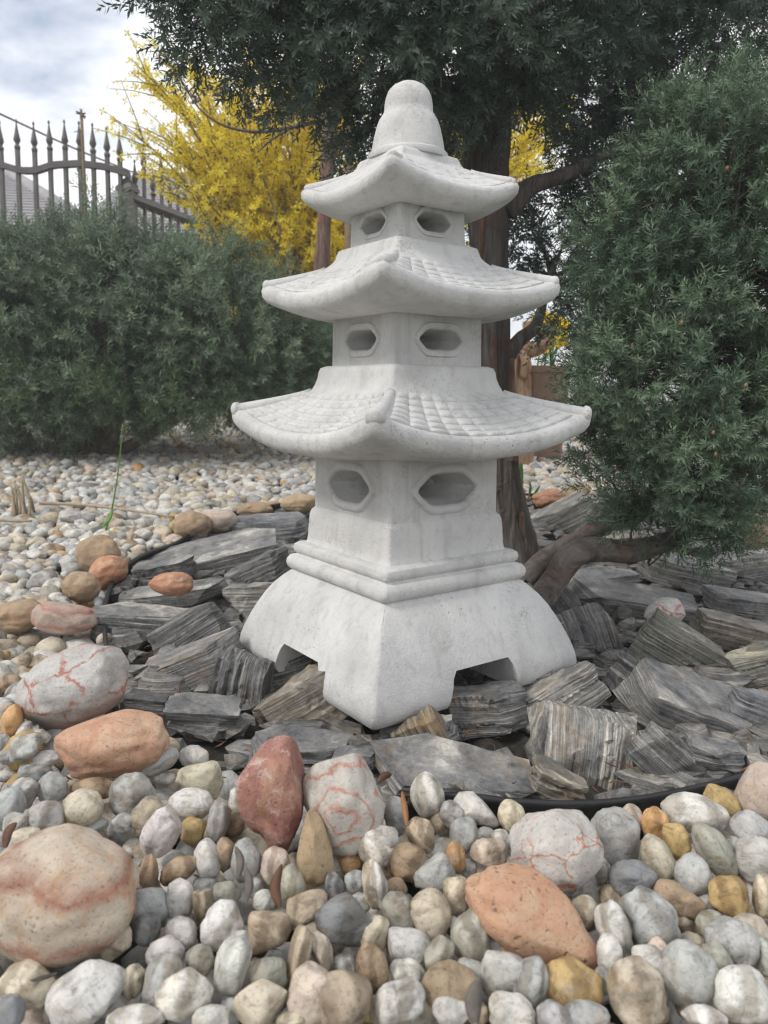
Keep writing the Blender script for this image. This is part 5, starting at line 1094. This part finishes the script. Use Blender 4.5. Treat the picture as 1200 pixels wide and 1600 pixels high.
rz = at_bed(30, 806, 0.0); reed = thing('cut_reed_tuft', tuple(map(float, rz)), 'cut tuft of dry straw-coloured reeds at the left edge', 'reeds'); LR = np.array(reed.location); YR = float(rz[1]); qr = np.random.default_rng(2)
for k in range(9):
    x0 = qr.uniform(10, 60); P = np.array([at_y(x0, 808, YR+qr.normal(0, .03)), at_y(x0+qr.normal(-3, 4), 780, YR), at_y(x0+qr.normal(-8, 8), qr.uniform(738, 778), YR)])-LR; part('reed', tubes_mesh('reed', [tube(P, [0.005, 0.0045, 0.003], 6, sub=3)], STRAW), reed)
def straw(p, lab, r=0.006):
    P = np.array([at_bed(x, y, u) for x, y, u in p]); o = bpy.data.objects.new('dry_straw', tubes_mesh('dry_straw', [tube(P, np.linspace(r, r*0.6, len(P)), 6, sub=5)], STRAW)); link(o, None, lab, 'straw')
straw([(62, 786, .03), (130, 789, .03), (200, 797, .03), (272, 808, .02)], 'long dry pale straw lying on the gravel toward the tan cobble')
straw([(0, 812, .02), (25, 814, .02), (50, 814, .02)], 'short dry straw on the gravel at the left edge')
DL = [((437, 1418), (430, 1385), (440, 1350), 0.0075, DEADLEAF, 'reddish brown narrow dead leaf standing left of the tan pointed stone'), ((636, 1290), (632, 1262), (628, 1236), 0.005, simple_mat('orange_leaf', (0.28, 0.12, 0.05), (0.40, 0.20, 0.09), 50), 'small orange-brown dead leaf right of the red-swirl cobble'),
 ((372, 1372), (376, 1345), (368, 1322), 0.006, GREYLEAF, 'curled grey dead leaf among pebbles, the left one of a pair'), ((384, 1410), (390, 1380), (382, 1352), 0.006, GREYLEAF, 'curled grey dead leaf among pebbles, the right one of a pair'), ((742, 1598), (738, 1560), (750, 1525), 0.010, GREYLEAF, 'crumpled dark grey leaf at the bottom middle among pebbles'),
 ((590, 1222), (600, 1212), (612, 1210), 0.007, DEADLEAF, 'brown dead leaf above the red-swirl cobble by the edging'), ((48, 1532), (70, 1526), (90, 1520), 0.003, GREYLEAF, 'thin grey twig leaf lying on the cream pebble at bottom left'), ((8, 1325), (14, 1300), (26, 1285), 0.007, DEADLEAF, 'dark brown dead leaf at the left edge above the big boulder')]
for a, b, c, wd, mt, lab in DL:
    P = catmull([at_bed(*a, 0.020), at_bed(*b, 0.034)+np.array([0, -0.006, 0]), at_bed(*c, 0.040)], 6); Y0 = at_bed(*a, 0.02)[1]
    P = np.array([at_y(x, y, Y0-0.012+0.008*k) for k, (x, y) in enumerate((a, b, c))]); P = catmull(P, 6); link(bpy.data.objects.new('dead_leaf', blade(P, wd, mt, 0.6)), None, lab, 'leaf', 'dead leaves among the pebbles')

# crumbs of bark, leaf and soil lying in the gaps of the pebbles and slates
ql = np.random.default_rng(31); lv = []; lf = []
for k in range(1500):
    x, y = ql.uniform(-0.75, 0.85), ql.uniform(0.5, 1.9); ib = bool(inside_bed(x, y)[0]); z = float(bed_z(y))+(ql.uniform(-0.028, -0.004) if not ib else ql.uniform(-0.02, 0.006)); Lq, wq_ = ql.uniform(0.006, 0.026), ql.uniform(0.0012, 0.0045)
    R = frame(np.array([ql.normal(0, 0.35), ql.normal(0, 0.35), 1.0]), ql.uniform(0, 6.28)); b_ = ql.uniform(-0.2, 0.3)*Lq; t_ = 0.0007
    top = np.array([[-Lq/2, 0, 0], [0, wq_/2, b_], [Lq/2, 0, 0], [0, -wq_/2, b_*0.8]]); V = np.vstack([top, top-[0, 0, t_]])@R.T+[x, y, z]; o_ = 8*k
    lv.append(V); lf += [(o_+a, o_+b, o_+c, o_+d) for a, b, c, d in ((0, 1, 2, 3), (7, 6, 5, 4), (0, 4, 5, 1), (1, 5, 6, 2), (2, 6, 7, 3), (3, 7, 4, 0))]
link(bpy.data.objects.new('litter', mesh_np('litter', np.vstack(lv), np.array(lf), False, DEADLEAF)), None, 'brown crumbs of bark and leaf in gaps between the stones', 'litter', None, 'stuff')

# ------------------------------------------------------------------ added volume standing in for veiling glare of the lens
def lens_veil_box():
    m = bpy.data.materials.new('lens_veil_volume'); m.use_nodes = True; t = m.node_tree; t.nodes.clear()
    v = N(t, 'ShaderNodeVolumePrincipled', Density=0.010, Anisotropy=0.0); v.inputs['Color'].default_value = (0.97, 0.975, 0.98, 1); o_ = t.nodes.new('ShaderNodeOutputMaterial'); t.links.new(v.outputs[0], o_.inputs['Volume'])
    return box_me('lens_veil', -905, 905, -905, 1505, -1.2, 5.2, m)
link(bpy.data.objects.new('lens_veil', lens_veil_box()), None, 'added thin pale volume standing in for veiling lens glare', 'lens_veil', None, 'stuff')
